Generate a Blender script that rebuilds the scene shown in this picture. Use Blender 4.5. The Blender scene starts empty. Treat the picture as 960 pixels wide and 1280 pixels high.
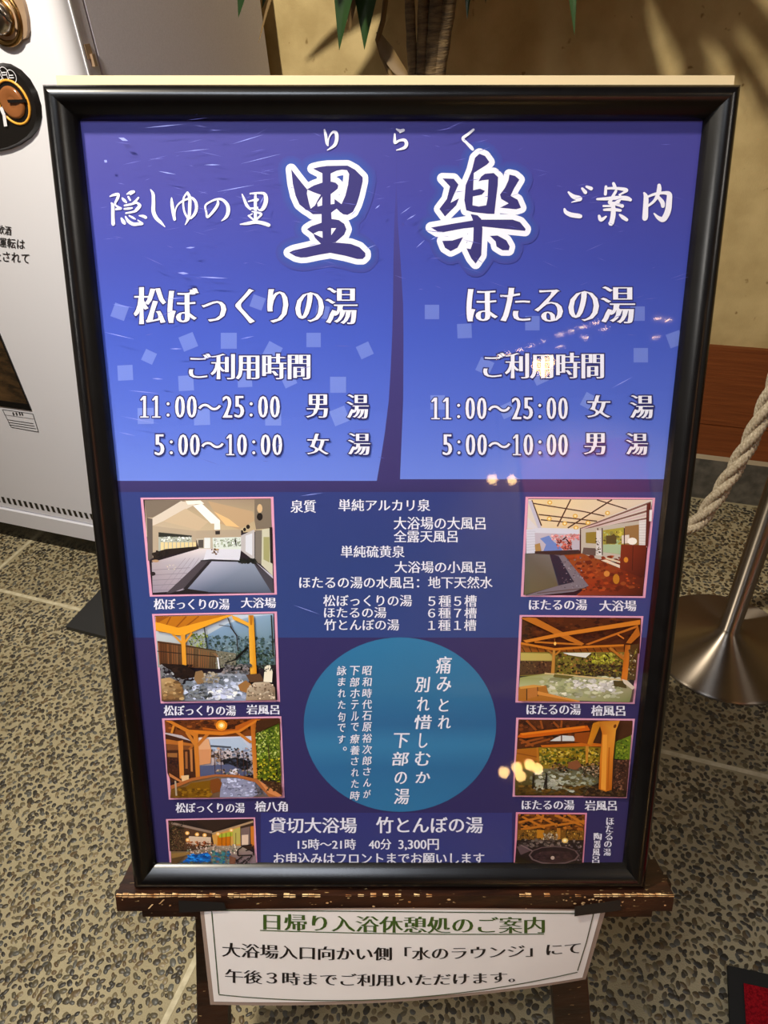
import bpy, bmesh, math, random
import numpy as np
from mathutils import Vector, Matrix
from mathutils.geometry import tessellate_polygon, delaunay_2d_cdt

random.seed(7); rng = np.random.default_rng(7)
S = bpy.context.scene; C = S.collection

# ------------------------------------------------------------------ camera
F = 870.0; CAMZ = 1.40
_d = np.array([87., -1145., -870.]); _d /= np.linalg.norm(_d)       # world down seen from the camera
_up = -_d; _f = np.array([0, 0, -1.]); _y = _f - _f.dot(_up)*_up; _y /= np.linalg.norm(_y)
_x = np.cross(_y, _up); R = np.array([_x, _y, _up]); EYE = np.array([0, 0, CAMZ])
cd = bpy.data.cameras.new('camera'); cam = bpy.data.objects.new('camera', cd); C.objects.link(cam)
cam.matrix_world = Matrix([[*R[0], 0], [*R[1], 0], [*R[2], CAMZ], [0, 0, 0, 1]])
cd.sensor_fit = 'VERTICAL'; cd.sensor_height = 24.0; cd.lens = F/1280*24.0; cd.clip_start = 0.02
S.camera = cam
S.view_settings.view_transform = 'Standard'; S.view_settings.look = 'None'
S.view_settings.gamma = 1.0; S.view_settings.use_curve_mapping = False
S.view_settings.exposure = -0.42

# the building's own axes: U runs along the wall to the right, V into the wall
TH = math.radians(22)
U = np.array([math.cos(TH), -math.sin(TH), 0]); V = np.array([math.sin(TH), math.cos(TH), 0]); Z = np.array([0, 0, 1.])
def W(u, v, z=0): return U*u + V*v + Z*z
def ray(x, y): return R @ np.array([(x-480)/F, (640-y)/F, -1.])
def hit(x, y, n, c):
    r = ray(x, y); return EYE + r*((c-EYE.dot(n))/r.dot(n))
def onV(x, y, v): return hit(x, y, V, v)

# ------------------------------------------------------------------ world and lights
w = bpy.data.worlds.new('room_light'); S.world = w; w.use_nodes = True
w.node_tree.nodes['Background'].inputs[0].default_value = (1.0, .80, .60, 1)
w.node_tree.nodes['Background'].inputs[1].default_value = .21
def light(name, kind, loc, energy, color, target=None, **k):
    l = bpy.data.lights.new(name, kind); l.energy = energy; l.color = color
    for a, b in k.items(): setattr(l, a, b)
    o = bpy.data.objects.new(name, l); C.objects.link(o); o.location = loc
    if target is not None:
        o.rotation_euler = (Vector(target)-Vector(loc)).to_track_quat('-Z', 'Y').to_euler()
    return o
light('ceiling_panel_light', 'AREA', (-.42, -.10, 2.5), 5.6, (.80, .88, 1.0), (-.22, .55, .75), shape='RECTANGLE', size=.9, size_y=.35, spread=math.radians(84))
light('side_fill_near', 'AREA', (-1.75, -.75, 2.2), 2.7, (1.0, .96, .90), (-.05, .55, .5), shape='DISK', size=.5, spread=math.radians(66))  # added frontal fill for the poster, placed outside the pane's mirror view
light('side_fill_far', 'AREA', (1.9, -.8, 2.2), 1.6, (1.0, .93, .84), (.1, .5, .6), shape='DISK', size=.5, spread=math.radians(60))  # weaker fill added from the right, not a lamp of the room
light('downlight_right', 'POINT', (1.25, -.55, 2.5), 4, (1.0, .74, .42), shadow_soft_size=.06)
light('downlight_near', 'POINT', (-.30, -.45, 2.5), 7, (.88, .94, 1.0), shadow_soft_size=.06)
light('key_lamp', 'SPOT', tuple(W(-.95, .25, 2.48)), 290, (1.0, .90, .72), tuple(W(-.45, 1.7, .75)), spot_size=math.radians(110), spot_blend=.6, shadow_soft_size=.04)

# ------------------------------------------------------------------ helpers
def lin(c):
    out = []
    for x in c[:3]:
        x = max(0., min(1., x/255.)); out.append(x/12.92 if x <= .04045 else ((x+.055)/1.055)**2.4)
    return (*out, 1.0)
class MB:
    def __init__(s): s.v = []; s.f = []; s.c = []; s.m = []; s.sm = []
    def face(s, pts, col=(1, 1, 1, 1), m=0, smooth=False):
        i = len(s.v); s.v.extend([tuple(map(float, p)) for p in pts]); s.f.append(tuple(range(i, i+len(pts))))
        s.c.extend(col if isinstance(col, list) else [col]*len(pts)); s.m.append(m); s.sm.append(smooth)
    def grid(s, rows, m=0, col=(1, 1, 1, 1), closed=False, smooth=True):
        n = len(rows[0]); b = len(s.v)
        for r in rows: s.v.extend([tuple(map(float, p)) for p in r])
        for i in range(len(rows)-1):
            for j in range(n if closed else n-1):
                k = (j+1) % n
                s.f.append((b+i*n+j, b+i*n+k, b+(i+1)*n+k, b+(i+1)*n+j)); s.c.extend([col]*4); s.m.append(m); s.sm.append(smooth)
    def box(s, o, a, b, c, m=0, col=(1, 1, 1, 1)):
        o, a, b, c = map(np.array, (o, a, b, c))
        p = [o, o+a, o+a+b, o+b, o+c, o+a+c, o+a+b+c, o+b+c]
        if np.dot(np.cross(a, b), c) < 0: p = [p[0], p[3], p[2], p[1], p[4], p[7], p[6], p[5]]
        for q in ((3, 2, 1, 0), (4, 5, 6, 7), (0, 1, 5, 4), (1, 2, 6, 5), (2, 3, 7, 6), (3, 0, 4, 7)): s.face([p[i] for i in q], col, m)
    def lathe(s, c, prof, n=48, m=0, axis=None, cap=True):
        rows = []
        for r, z in prof: rows.append([np.array(c)+np.array([r*math.cos(t), r*math.sin(t), z]) for t in np.linspace(0, 2*math.pi, n, endpoint=False)])
        s.grid(rows, m, closed=True)
        if cap: s.face(rows[-1], m=m); s.face(rows[0][::-1], m=m)
    def tube(s, pts, rad, n=10, m=0, caps=True):
        pts = [np.array(p, float) for p in pts]; rows = []; nrm = None
        for i, p in enumerate(pts):
            t = pts[min(i+1, len(pts)-1)]-pts[max(i-1, 0)]; t /= np.linalg.norm(t)
            if nrm is None:
                nrm = np.cross(t, [0, 0, 1.]);
                if np.linalg.norm(nrm) < 1e-3: nrm = np.array([1., 0, 0])
            nrm = nrm-nrm.dot(t)*t; nrm /= np.linalg.norm(nrm); b = np.cross(t, nrm)
            r = rad[i] if hasattr(rad, '__len__') else rad
            rows.append([p+r*(nrm*math.cos(a)+b*math.sin(a)) for a in np.linspace(0, 2*math.pi, n, endpoint=False)])
        s.grid(rows, m, closed=True)
        if caps: s.face(rows[0][::-1], m=m); s.face(rows[-1], m=m)
    def build(s, name, mats, parent=None, root=None, bevel=0, weld=False):
        me = bpy.data.meshes.new(name)
        vs = s.v
        if root is not None:
            M = np.array(root.matrix_world.inverted()); a = np.array(vs); vs = a @ M[:3, :3].T + M[:3, 3]
            vs = [tuple(p) for p in vs]
        me.from_pydata(vs, [], s.f)
        for mm in (mats if isinstance(mats, list) else [mats]): me.materials.append(mm)
        me.polygons.foreach_set('material_index', s.m); me.polygons.foreach_set('use_smooth', s.sm)
        ca = me.color_attributes.new('tint', 'FLOAT_COLOR', 'CORNER')
        ca.data.foreach_set('color', np.array(s.c, dtype=np.float32).ravel())
        o = bpy.data.objects.new(name, me); C.objects.link(o)
        if weld:
            bm = bmesh.new(); bm.from_mesh(me); bmesh.ops.remove_doubles(bm, verts=bm.verts, dist=1e-5); bmesh.ops.recalc_face_normals(bm, faces=bm.faces); bm.to_mesh(me); bm.free()
        if bevel:
            mod = o.modifiers.new('bevel', 'BEVEL'); mod.width = bevel; mod.segments = 2; mod.limit_method = 'ANGLE'
        if parent is not None: o.parent = parent
        return o
def empty(name, label, cat, M=None, loc=None, group=None):
    o = bpy.data.objects.new(name, None); C.objects.link(o); o.empty_display_size = .05
    if M is not None: o.matrix_world = M
    if loc is not None: o.matrix_world = Matrix.Translation(Vector([float(q) for q in loc]))
    o['label'] = label; o['category'] = cat
    if group: o['group'] = group
    return o
def struct(o): o['kind'] = 'structure'; return o

def mat(name, col=(200, 200, 200), rough=.5, metal=0., spec=.5, coat=0., tint=False, emit=None):
    m = bpy.data.materials.new(name); m.use_nodes = True; n = m.node_tree.nodes; L = m.node_tree.links; b = n['Principled BSDF']
    b.inputs['Base Color'].default_value = lin(col); b.inputs['Roughness'].default_value = rough
    b.inputs['Metallic'].default_value = metal; b.inputs['Specular IOR Level'].default_value = spec
    b.inputs['Coat Weight'].default_value = coat
    if tint:
        a = n.new('ShaderNodeVertexColor'); a.layer_name = 'tint'; L.new(a.outputs[0], b.inputs['Base Color'])
    if emit: b.inputs['Emission Color'].default_value = lin(emit[0]); b.inputs['Emission Strength'].default_value = emit[1]
    return m
def noisy(m, scale, c1, c2, detail=6, lo=.35, hi=.65, bump=0., bscale=None, coord='Object', stretch=(1, 1, 1), dist=.01):
    n = m.node_tree.nodes; L = m.node_tree.links; b = n['Principled BSDF']
    tc = n.new('ShaderNodeTexCoord'); mp = n.new('ShaderNodeMapping'); mp.inputs['Scale'].default_value = stretch
    L.new(tc.outputs[coord], mp.inputs[0])
    t = n.new('ShaderNodeTexNoise'); t.inputs['Scale'].default_value = scale; t.inputs['Detail'].default_value = detail; L.new(mp.outputs[0], t.inputs['Vector'])
    r = n.new('ShaderNodeValToRGB'); r.color_ramp.elements[0].position = lo; r.color_ramp.elements[1].position = hi
    r.color_ramp.elements[0].color = lin(c1); r.color_ramp.elements[1].color = lin(c2)
    L.new(t.outputs[0], r.inputs[0]); L.new(r.outputs[0], b.inputs['Base Color'])
    if bump:
        t2 = n.new('ShaderNodeTexNoise'); t2.inputs['Scale'].default_value = bscale or scale; t2.inputs['Detail'].default_value = 4; L.new(mp.outputs[0], t2.inputs['Vector'])
        bp = n.new('ShaderNodeBump'); bp.inputs['Strength'].default_value = bump; bp.inputs['Distance'].default_value = dist
        L.new(t2.outputs[0], bp.inputs['Height']); L.new(bp.outputs[0], b.inputs['Normal'])
    return m, r, mp
def mixspots(m, mp, ramp, scale, thr, col, soft=.03):
    """sparse marks with their own shape over the ramp colour"""
    n = m.node_tree.nodes; L = m.node_tree.links; b = n['Principled BSDF']
    t = n.new('ShaderNodeTexNoise'); t.inputs['Scale'].default_value = scale; t.inputs['Detail'].default_value = 2; L.new(mp.outputs[0], t.inputs['Vector'])
    r = n.new('ShaderNodeValToRGB'); r.color_ramp.elements[0].position = thr; r.color_ramp.elements[1].position = thr+soft
    r.color_ramp.elements[0].color = (0, 0, 0, 1); r.color_ramp.elements[1].color = (1, 1, 1, 1); L.new(t.outputs[0], r.inputs[0])
    mx = n.new('ShaderNodeMix'); mx.data_type = 'RGBA'; L.new(r.outputs[0], mx.inputs['Factor'])
    src = b.inputs['Base Color'].links[0].from_socket; L.new(src, mx.inputs['A']); mx.inputs['B'].default_value = lin(col)
    L.new(mx.outputs['Result'], b.inputs['Base Color'])

# ------------------------------------------------------------------ materials
M_plaster, _r, _mp = noisy(mat('ochre_plaster', rough=.95, spec=.1), 9, (172, 152, 108), (196, 176, 130), bump=.5, bscale=260, dist=.002)
mixspots(M_plaster, _mp, _r, 34, .70, (140, 118, 78), .05)
M_trimwood, _, _ = noisy(mat('stained_trim_wood', rough=.55, spec=.3), 5, (104, 54, 24), (124, 67, 31), stretch=(1.2, 1.2, 22), lo=.3, hi=.7, bump=.15, bscale=9)
M_stone, _, _ = noisy(mat('dark_base_stone', rough=.75), 30, (66, 64, 58), (96, 92, 84), bump=.4, bscale=90, dist=.003)
M_mortar, _r, _mp = noisy(mat('washed_mortar', rough=.9, spec=.2), 3.5, (142, 131, 103), (172, 160, 130), lo=.3, hi=.7, bump=.5, bscale=420, dist=.002)
mixspots(M_mortar, _mp, _r, 6, .66, (128, 112, 84), .12)
M_pebble = mat('floor_pebbles', rough=.42, spec=.45, tint=True)
M_grout, _, _ = noisy(mat('joint_grout', rough=.9, spec=.2), 60, (178, 168, 140), (200, 190, 162))
M_ceiling, _, _ = noisy(mat('ceiling_boards', rough=.8), 4, (70, 48, 30), (96, 68, 44), stretch=(1, 14, 1))
M_frame, _, _ = noisy(mat('black_lacquer', rough=.27, spec=.5), 40, (5, 4, 5), (10, 9, 10))
M_cream = mat('cream_wood', (206, 186, 148), .6)
M_print = mat('poster_print', rough=.55, spec=.25, tint=True)
M_glass = bpy.data.materials.new('acrylic_pane'); M_glass.use_nodes = True
_n = M_glass.node_tree.nodes; _L = M_glass.node_tree.links; _n.clear()
_o = _n.new('ShaderNodeOutputMaterial'); _mix = _n.new('ShaderNodeMixShader'); _t = _n.new('ShaderNodeBsdfTransparent'); _g = _n.new('ShaderNodeBsdfGlossy'); _fr = _n.new('ShaderNodeLayerWeight'); _p5 = _n.new('ShaderNodeMath'); _p5.operation = 'POWER'; _p5.inputs[1].default_value = 5; _ma = _n.new('ShaderNodeMath'); _ma.operation = 'MULTIPLY_ADD'; _ma.inputs[1].default_value = .94; _ma.inputs[2].default_value = .045
_g.inputs['Roughness'].default_value = .03; _L.new(_fr.outputs['Facing'], _p5.inputs[0]); _L.new(_p5.outputs[0], _ma.inputs[0])
_L.new(_ma.outputs[0], _mix.inputs[0]); _L.new(_t.outputs[0], _mix.inputs[1]); _L.new(_g.outputs[0], _mix.inputs[2]); _L.new(_mix.outputs[0], _o.inputs[0])
_tc = _n.new('ShaderNodeTexCoord'); _nz = _n.new('ShaderNodeTexNoise'); _nz.inputs['Scale'].default_value = 5; _bp = _n.new('ShaderNodeBump'); _bp.inputs['Strength'].default_value = .05; _bp.inputs['Distance'].default_value = .004
_L.new(_tc.outputs['Object'], _nz.inputs['Vector']); _L.new(_nz.outputs[0], _bp.inputs['Height']); _L.new(_bp.outputs[0], _g.inputs['Normal'])
M_scratch = mat('scratch_white', (132, 142, 222), .6); M_scuff = mat('scuff_haze', (86, 88, 176), .6)
M_easel, _r, _mp = noisy(mat('dark_stained_easel', rough=.38, spec=.5), 14, (32, 16, 10), (54, 28, 15), stretch=(1, 8, 1), bump=.1, bscale=30)
mixspots(M_easel, _mp, _r, 70, .70, (176, 146, 100), .03)
M_worn, _, _ = noisy(mat('worn_bare_edge', rough=.7), 90, (150, 96, 48), (232, 200, 148))
M_tape = mat('black_tape', (22, 20, 20), .5)
M_paper, _, _ = noisy(mat('notice_paper', rough=.5, spec=.4), 6, (222, 216, 214), (230, 224, 222))
M_lam = mat('laminate_edge', (150, 130, 118), .25)
M_ink = mat('notice_ink', rough=.5, tint=True)
M_white = mat('machine_white', (216, 217, 228), .35, spec=.4)
M_side, _, _ = noisy(mat('machine_side_grey', rough=.55), 300, (206, 204, 222), (214, 212, 230))
M_seam = mat('machine_brown_gap', (92, 66, 44), .5)
M_dark = mat('dark_plastic', (20, 18, 18), .25)
M_gold = mat('brass', (176, 138, 86), .25, metal=1)
M_orange = mat('orange_ring', (222, 160, 60), .4)
M_lockplate = mat('bronze_plate', (158, 134, 112), .35, metal=.2)
M_text = mat('black_lettering', (30, 28, 30), .6)
M_window, _, _ = noisy(mat('smoked_flap', rough=.12, spec=.6), 12, (42, 34, 26), (92, 70, 46), stretch=(1, 1, 3))
M_steel = mat('brushed_steel', (150, 140, 130), .17, metal=1)
_n = M_steel.node_tree.nodes; _b = _n['Principled BSDF']; _tg = _n.new('ShaderNodeTangent'); _tg.direction_type = 'RADIAL'; _tg.axis = 'Z'; M_steel.node_tree.links.new(_tg.outputs[0], _b.inputs['Tangent'])
_b.inputs['Anisotropic'].default_value = .97; _b.inputs['Anisotropic Rotation'].default_value = .25; _b.inputs['Roughness'].default_value = .36
M_rope, _, _ = noisy(mat('rope_fibre', rough=.8), 220, (150, 136, 114), (196, 184, 164))
M_blackmetal = mat('black_metal', (34, 34, 34), .55)
M_leaf, _, _ = noisy(mat('leaf_green', rough=.3, spec=.5), 4, (20, 44, 20), (40, 68, 28), stretch=(1, 1, 1))
M_leaf_dry = mat('dry_leaf', (104, 80, 40), .6)
M_cane, _, _ = noisy(mat('cane_bark', rough=.8), 26, (70, 54, 36), (120, 98, 66), stretch=(1, 1, 6), bump=.6, bscale=60)
M_pot = mat('pot_glaze', (88, 58, 40), .35); M_soil, _, _ = noisy(mat('potting_soil', rough=1), 60, (40, 28, 20), (70, 52, 38))
M_red, _, _ = noisy(mat('red_mat_pile', rough=1., spec=.1), 320, (120, 12, 24), (176, 24, 34), bump=.8, bscale=500, dist=.003)
M_rubber = mat('black_rubber', (18, 19, 19), .7)

# ------------------------------------------------------------------ the setting
VB = 2.05                                     # front of the stone base
VT, VW = VB+.028, VB+.045                     # wood trim front, plaster face
def zat(x, y, v): return onV(x, y, v)[2]
z_stone = zat(905, 577, VB); z_trim0 = z_stone-.002; z_trim1 = zat(905, 434.5, VT); z_gr = zat(905, 533, VT)
# floor: washed pebble concrete; the pebbles and joints are its surface
fl = MB()
u0, u1, v0, v1 = -5, 4.5, -7, VB+.2
fl.face([W(u0, v0), W(u1, v0), W(u1, v1), W(u0, v1)])
JW = .0055; J_U = [-2.978, -1.778, -.578, .622, 1.822]; J_V = [1.04, -.16]
for ju in J_U: fl.face([W(ju-JW, -1, .0008), W(ju+JW, -1, .0008), W(ju+JW, VB, .0008), W(ju-JW, VB, .0008)], m=2)
for jv in J_V: fl.face([W(-3.2, jv-JW, .001), W(2.2, jv-JW, .001), W(2.2, jv+JW, .001), W(-3.2, jv+JW, .001)], m=2)
sp = .0117; pv = []; pf = []; pc = []
gu = np.arange(-3.1, 2.1, sp); gv = np.arange(-.25, VB-.005, sp*.9)
NR = 9; ang = np.linspace(0, 2*math.pi, NR, endpoint=False)
pal = np.array([lin(c)[:3] for c in ((74, 66, 50), (88, 80, 60), (60, 54, 44), (104, 94, 70), (82, 80, 72), (66, 58, 46), (120, 106, 78), (54, 50, 44), (92, 76, 52))])
def in_view(p):
    q = R.T @ (p-EYE)
    if -q[2] < .2: return False
    x = 480+F*q[0]/-q[2]; y = 640-F*q[1]/-q[2]
    return -650 < x < 1500 and 480 < y < 1900
for iv, vv in enumerate(gv):
    for uu in gu:
        uu2 = uu+(sp/2 if iv % 2 else 0)+random.uniform(-.42, .42)*sp; vv2 = vv+random.uniform(-.42, .42)*sp
        if any(abs(uu2-j) < .011 for j in J_U) or any(abs(vv2-j) < .011 for j in J_V) or random.random() < .03: continue
        p = W(uu2, vv2)
        if not in_view(p): continue
        a = random.uniform(.0044, .0083); b = a*random.uniform(.5, .85); th = random.uniform(0, math.pi); h = random.uniform(.0006, .0016)
        ca, sa = math.cos(th), math.sin(th); wob = 1+np.array([random.uniform(-.12, .12) for _ in range(NR)])
        ex = np.cos(ang)*a*wob; ey = np.sin(ang)*b*wob
        x = ex*ca-ey*sa; y = ex*sa+ey*ca; i = len(pv)
        for k in range(NR): pv.append((p[0]+x[k], p[1]+y[k], -.0002))
        for k in range(NR): pv.append((p[0]+x[k]*.78, p[1]+y[k]*.78, h*.8))
        pv.append((p[0], p[1], h))
        col = (*(pal[random.randrange(len(pal))]*random.uniform(.75, 1.2)), 1)
        for k in range(NR):
            k2 = (k+1) % NR
            pf.append((i+k, i+k2, i+NR+k2, i+NR+k)); pf.append((i+NR+k, i+NR+k2, i+2*NR)); pc.extend([col]*7)
nb = len(fl.v); fl.v.extend(pv); fl.f.extend([tuple(q+nb for q in f) for f in pf]); fl.c.extend(pc); fl.m.extend([1]*len(pf)); fl.sm.extend([True]*len(pf))
struct(fl.build('floor', [M_mortar, M_pebble, M_grout]))
wb = MB(); wb.box(W(-5, VW, 0), U*9.5, V*.1, Z*2.6); struct(wb.build('wall_back', M_plaster))
tb = MB()
tb.box(W(-5, VT, z_trim0), U*9.5, V*(VW-VT+.002), Z*(z_gr-.002-z_trim0)); tb.box(W(-5, VT, z_gr+.002), U*9.5, V*(VW-VT+.002), Z*(z_trim1-z_gr-.002)); tb.box(W(-5, VT+.004, z_gr-.002), U*9.5, V*.01, Z*.004)
struct(tb.build('trim_1', M_trimwood))
sb = MB(); sb.box(W(-5, VB, 0), U*9.5, V*(VW-VB), Z*z_stone); sb.m[1] = 1; struct(sb.build('baseboard_back', [M_stone, mat('dusty_ledge', (168, 154, 128), .9)]))
cl = MB(); cl.box(W(-5, -7, 2.6), U*9.5, V*(7+VW+.1), Z*.05); struct(cl.build('ceiling', M_ceiling))

# ------------------------------------------------------------------ sign frame: own axes X (right), Y (up the sign), N (towards the viewer)
zt, zb = .66*F/880, .66*F/642
TL = EYE+ray(50, 103)*zt; TR = EYE+ray(930, 103)*zt; BR = EYE+ray(808, 1109)*zb; BL = EYE+ray(166, 1111)*zb
SX = TR-TL; SW = np.linalg.norm(SX); SX /= SW
SY = TL-BL; SY -= SY.dot(SX)*SX; SH = np.linalg.norm(SY); SY /= SH; SN = np.cross(SX, SY)
def L2W(x, y, n=0): return BL+SX*x+SY*y+SN*n
def PX(px, py, off): return hit(px, py, SN, BL.dot(SN)+off)          # a point of the sign's plane (or one parallel to it)
def SL(px, py, off): q = PX(px, py, off)-BL; return q.dot(SX), q.dot(SY)
SM = Matrix([[SX[0], SY[0], SN[0], BL[0]], [SX[1], SY[1], SN[1], BL[1]], [SX[2], SY[2], SN[2], BL[2]], [0, 0, 0, 1]])
sign = empty('framed_sign', 'large black framed blue bath guide poster leaning on a dark wooden easel', 'sign', SM)
fr = MB()
prof = [(0, -.028), (0, -.008), (.0006, -.0045), (.002, -.0012), (.0042, .0018), (.007, .0037), (.010, .0044), (.013, .0040), (.016, .0026), (.019, .0003), (.022, -.0026), (.025, -.0058), (.028, -.0092), (.0295, -.0138)]
FW = .0295
def mitre(prof, m=0):
    cs = [(0, 0), (SW, 0), (SW, SH), (0, SH)]; dr = [(1, 1), (-1, 1), (-1, -1), (1, -1)]
    for k in range(4):
        a, b = cs[k], cs[(k+1) % 4]; da, db = dr[k], dr[(k+1) % 4]
        rows = [[L2W(a[0]+da[0]*t, a[1]+da[1]*t, n), L2W(b[0]+db[0]*t, b[1]+db[1]*t, n)] for t, n in prof]
        fr.grid(rows, m)
mitre(prof)
fr.face([L2W(0, 0, -.028), L2W(0, SH, -.028), L2W(SW, SH, -.028), L2W(SW, 0, -.028)])
fr.build('frame', M_frame, sign, sign)
# cream board standing behind the frame, its top edge showing
y_b = SL(480, 97.5, -.036)[1]; x_b = SL(914, 97, -.036)[0]
bb = MB(); bb.box(L2W(.004, .02, -.046), SX*(x_b-.004), SY*(y_b-.02), SN*.0175)
o = bb.build('backing_board', M_cream, sign, sign, bevel=.001); o['label'] = 'cream wooden backing board behind the black frame'
GN = -.0062
gp = MB(); gp.face([L2W(FW-.004, FW-.004, GN), L2W(SW-FW+.004, FW-.004, GN), L2W(SW-FW+.004, SH-FW+.004, GN), L2W(FW-.004, SH-FW+.004, GN)])
def sliver(x0, y0, x1, y1, wd, off=GN+.00015):
    a, b = np.array([x0, y0], float), np.array([x1, y1], float); d = b-a; n = np.array([-d[1], d[0]])/np.linalg.norm(d)*wd/2; m_ = (a+b)/2
    gp.face([PX(*a, off), PX(*(m_-n), off), PX(*b, off), PX(*(m_+n), off)], m=1)
for s_ in ((438, 270, 446, 262, 1.2), (469, 261, 475, 256, 1.6), (508, 275, 520, 268, 1.4), (500, 268, 514, 258, 1), (148, 172, 160, 176, 4), (130, 200, 134, 203, 4), (198, 214, 220, 218, 1.4), (255, 206, 276, 206, 1.4), (222, 341, 236, 342, 3), (248, 346, 285, 348, 1.6), (205, 374, 232, 372, 1), (130, 415, 168, 424, 1), (212, 436, 228, 436, 1.4), (300, 424, 318, 420, 1), (160, 488, 200, 492, 1), (190, 473, 204, 474, 1.6), (232, 310, 244, 309, 2), (148, 540, 170, 545, .9), (290, 180, 330, 168, .9), (270, 240, 318, 231, 1), (325, 255, 330, 245, 1.2), (375, 620, 404, 616, 1), (366, 756, 400, 768, .8), (520, 310, 531, 300, 1.1), (538, 300, 546, 296, 1), (765, 485, 791, 471, 1), (240, 450, 272, 445, .8), (150, 520, 200, 530, .8), (140, 380, 168, 385, .8), (180, 160, 230, 155, .9), (300, 205, 352, 192, .8), (455, 312, 470, 306, 1), (225, 190, 262, 186, .8), (345, 560, 352, 553, 1)):
    sliver(*s_)
rs = random.Random(3)
for i in range(150):
    x, y = rs.choice([(rs.uniform(105, 480), rs.uniform(155, 600)), (rs.gauss(250, 90), rs.gauss(230, 60)), (rs.uniform(480, 860), rs.uniform(155, 420))]); l = rs.uniform(4, 30); a = math.radians(rs.choice([rs.gauss(-14, 6), rs.gauss(12, 8)]))
    if x < 110+.1*(y-150): continue
    sliver(x, y, x+l*math.cos(a), y+l*math.sin(a), rs.uniform(.35, .9)); gp.m[-1] = 2
gp.build('glass_pane', [M_glass, M_scratch, M_scuff], sign, sign)

def union(polys):
    """one clean sheet of triangles covering the union of closed outlines (non-zero winding)"""
    pts = []; ed = []; segs = []
    for P in polys:
        i = len(pts); n = len(P); pts.extend([Vector((float(x), float(y))) for x, y in P]); ed.extend([(i+k, i+(k+1) % n) for k in range(n)])
        A = np.array(P, float); segs.append(np.stack([A, np.roll(A, -1, 0)], 1))
    vs, _e, fs, *_r = delaunay_2d_cdt(pts, ed, [], 0, 1e-5)
    vs = np.array([tuple(v) for v in vs]); fs = [tuple(f) for f in fs]
    sg = np.concatenate(segs); T3 = np.array([f[:3] for f in fs]); c = vs[T3].mean(1)
    keep = []
    for a in range(0, len(c), 400):
        q = c[a:a+400]; y = q[:, 1][:, None]; x = q[:, 0][:, None]; x0, y0, x1, y1 = sg[:, 0, 0], sg[:, 0, 1], sg[:, 1, 0], sg[:, 1, 1]
        up_ = (y0 <= y) & (y1 > y); dn = (y0 > y) & (y1 <= y)
        xi = x0+(y-y0)*(x1-x0)/np.where(y1 == y0, 1, y1-y0); rt = xi > x
        keep.append((up_ & rt).sum(1)-(dn & rt).sum(1))
    wn = np.concatenate(keep); return vs, fs, wn
# ---- poster print: flat layers laid over each other on the paper
PN = -.0130
class Print(MB):
    def __init__(s, base=0., step=2e-5): super().__init__(); s.k = base; s.step = step
    def up(s, n=1): s.k += s.step*n
    def poly(s, pts, col, keep=False):
        if not keep: s.up()
        off = PN+s.k
        cols = col if isinstance(col, list) else [col]*len(pts)
        w3 = [PX(x, y, off) for x, y in pts]
        if len(pts) <= 3: s.face(w3, [lin(c) for c in cols]); return
        tr = tessellate_polygon([[Vector((x, y, 0)) for x, y in pts]])
        for t in tr: s.face([w3[i] for i in t], [lin(cols[i]) for i in t])
    def disc(s, x, y, rx, ry, col, n=14, rot=0, keep=False):
        c, q = math.cos(rot), math.sin(rot)
        s.poly([(x+rx*math.cos(t)*c-ry*math.sin(t)*q, y+rx*math.cos(t)*q+ry*math.sin(t)*c) for t in np.linspace(0, 2*math.pi, n, endpoint=False)], col, keep)
    def flat(s, polys, col):
        """union of outlines as one layer"""
        s.up(); ccw = []
        for P in polys:
            A = np.array(P, float); ar = np.sum(A[:, 0]*np.roll(A[:, 1], -1)-np.roll(A[:, 0], -1)*A[:, 1]); ccw.append(A if ar > 0 else A[::-1])
        vs, fs, wn = union(ccw); P3 = [PX(x, y, PN+s.k) for x, y in vs]; lc = lin(col)
        for f, w_ in zip(fs, wn):
            if w_ != 0: s.face([P3[i] for i in f], lc)
    def halo(s, polys, r, col):
        out = []
        for P in polys:
            out.append(P)
            for i, a in enumerate(P):
                b = P[(i+1) % len(P)]; dx, dy = b[0]-a[0], b[1]-a[1]; l = math.hypot(dx, dy)
                if l < 1e-6: continue
                nx, ny = -dy/l*r, dx/l*r
                out.append([(a[0]+nx, a[1]+ny), (b[0]+nx, b[1]+ny), (b[0]-nx, b[1]-ny), (a[0]-nx, a[1]-ny)])
                out.append([(a[0]+r*math.cos(t), a[1]+r*math.sin(t)) for t in np.linspace(0.01*i, 6.2832+.01*i, 15)[:-1]])
        s.flat(out, col)
    def brush(s, sts, col, ox=0, oy=0, k=1., wk=1.):
        """brush strokes: nodes (x, y, width), smoothed, laid down as one layer"""
        out = []
        for st in sts:
            P = np.array([(ox+a/k, oy+b/k, c/k*wk) for a, b, c in st]); n = len(P); Q = []
            for i in range(n-1):
                p0, p1, p2, p3 = P[max(i-1, 0)], P[i], P[i+1], P[min(i+2, n-1)]
                for t in np.linspace(0, 1, 6, endpoint=False): Q.append(.5*((2*p1)+(-p0+p2)*t+(2*p0-5*p1+4*p2-p3)*t*t+(-p0+3*p1-3*p2+p3)*t**3))
            Q.append(P[-1])
            for a, b in zip(Q, Q[1:]):
                d = b[:2]-a[:2]; l = np.linalg.norm(d)
                if l < 1e-6: continue
                th = math.atan2(d[1], d[0]); ra, rb = max(a[2]/2, .12), max(b[2]/2, .12)
                out.append([(b[0]+rb*math.cos(th+t), b[1]+rb*math.sin(th+t)) for t in np.linspace(-math.pi/2, math.pi/2, 6)]+[(a[0]+ra*math.cos(th+t), a[1]+ra*math.sin(th+t)) for t in np.linspace(math.pi/2, 1.5*math.pi, 6)])
        s.flat(out, col)

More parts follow.
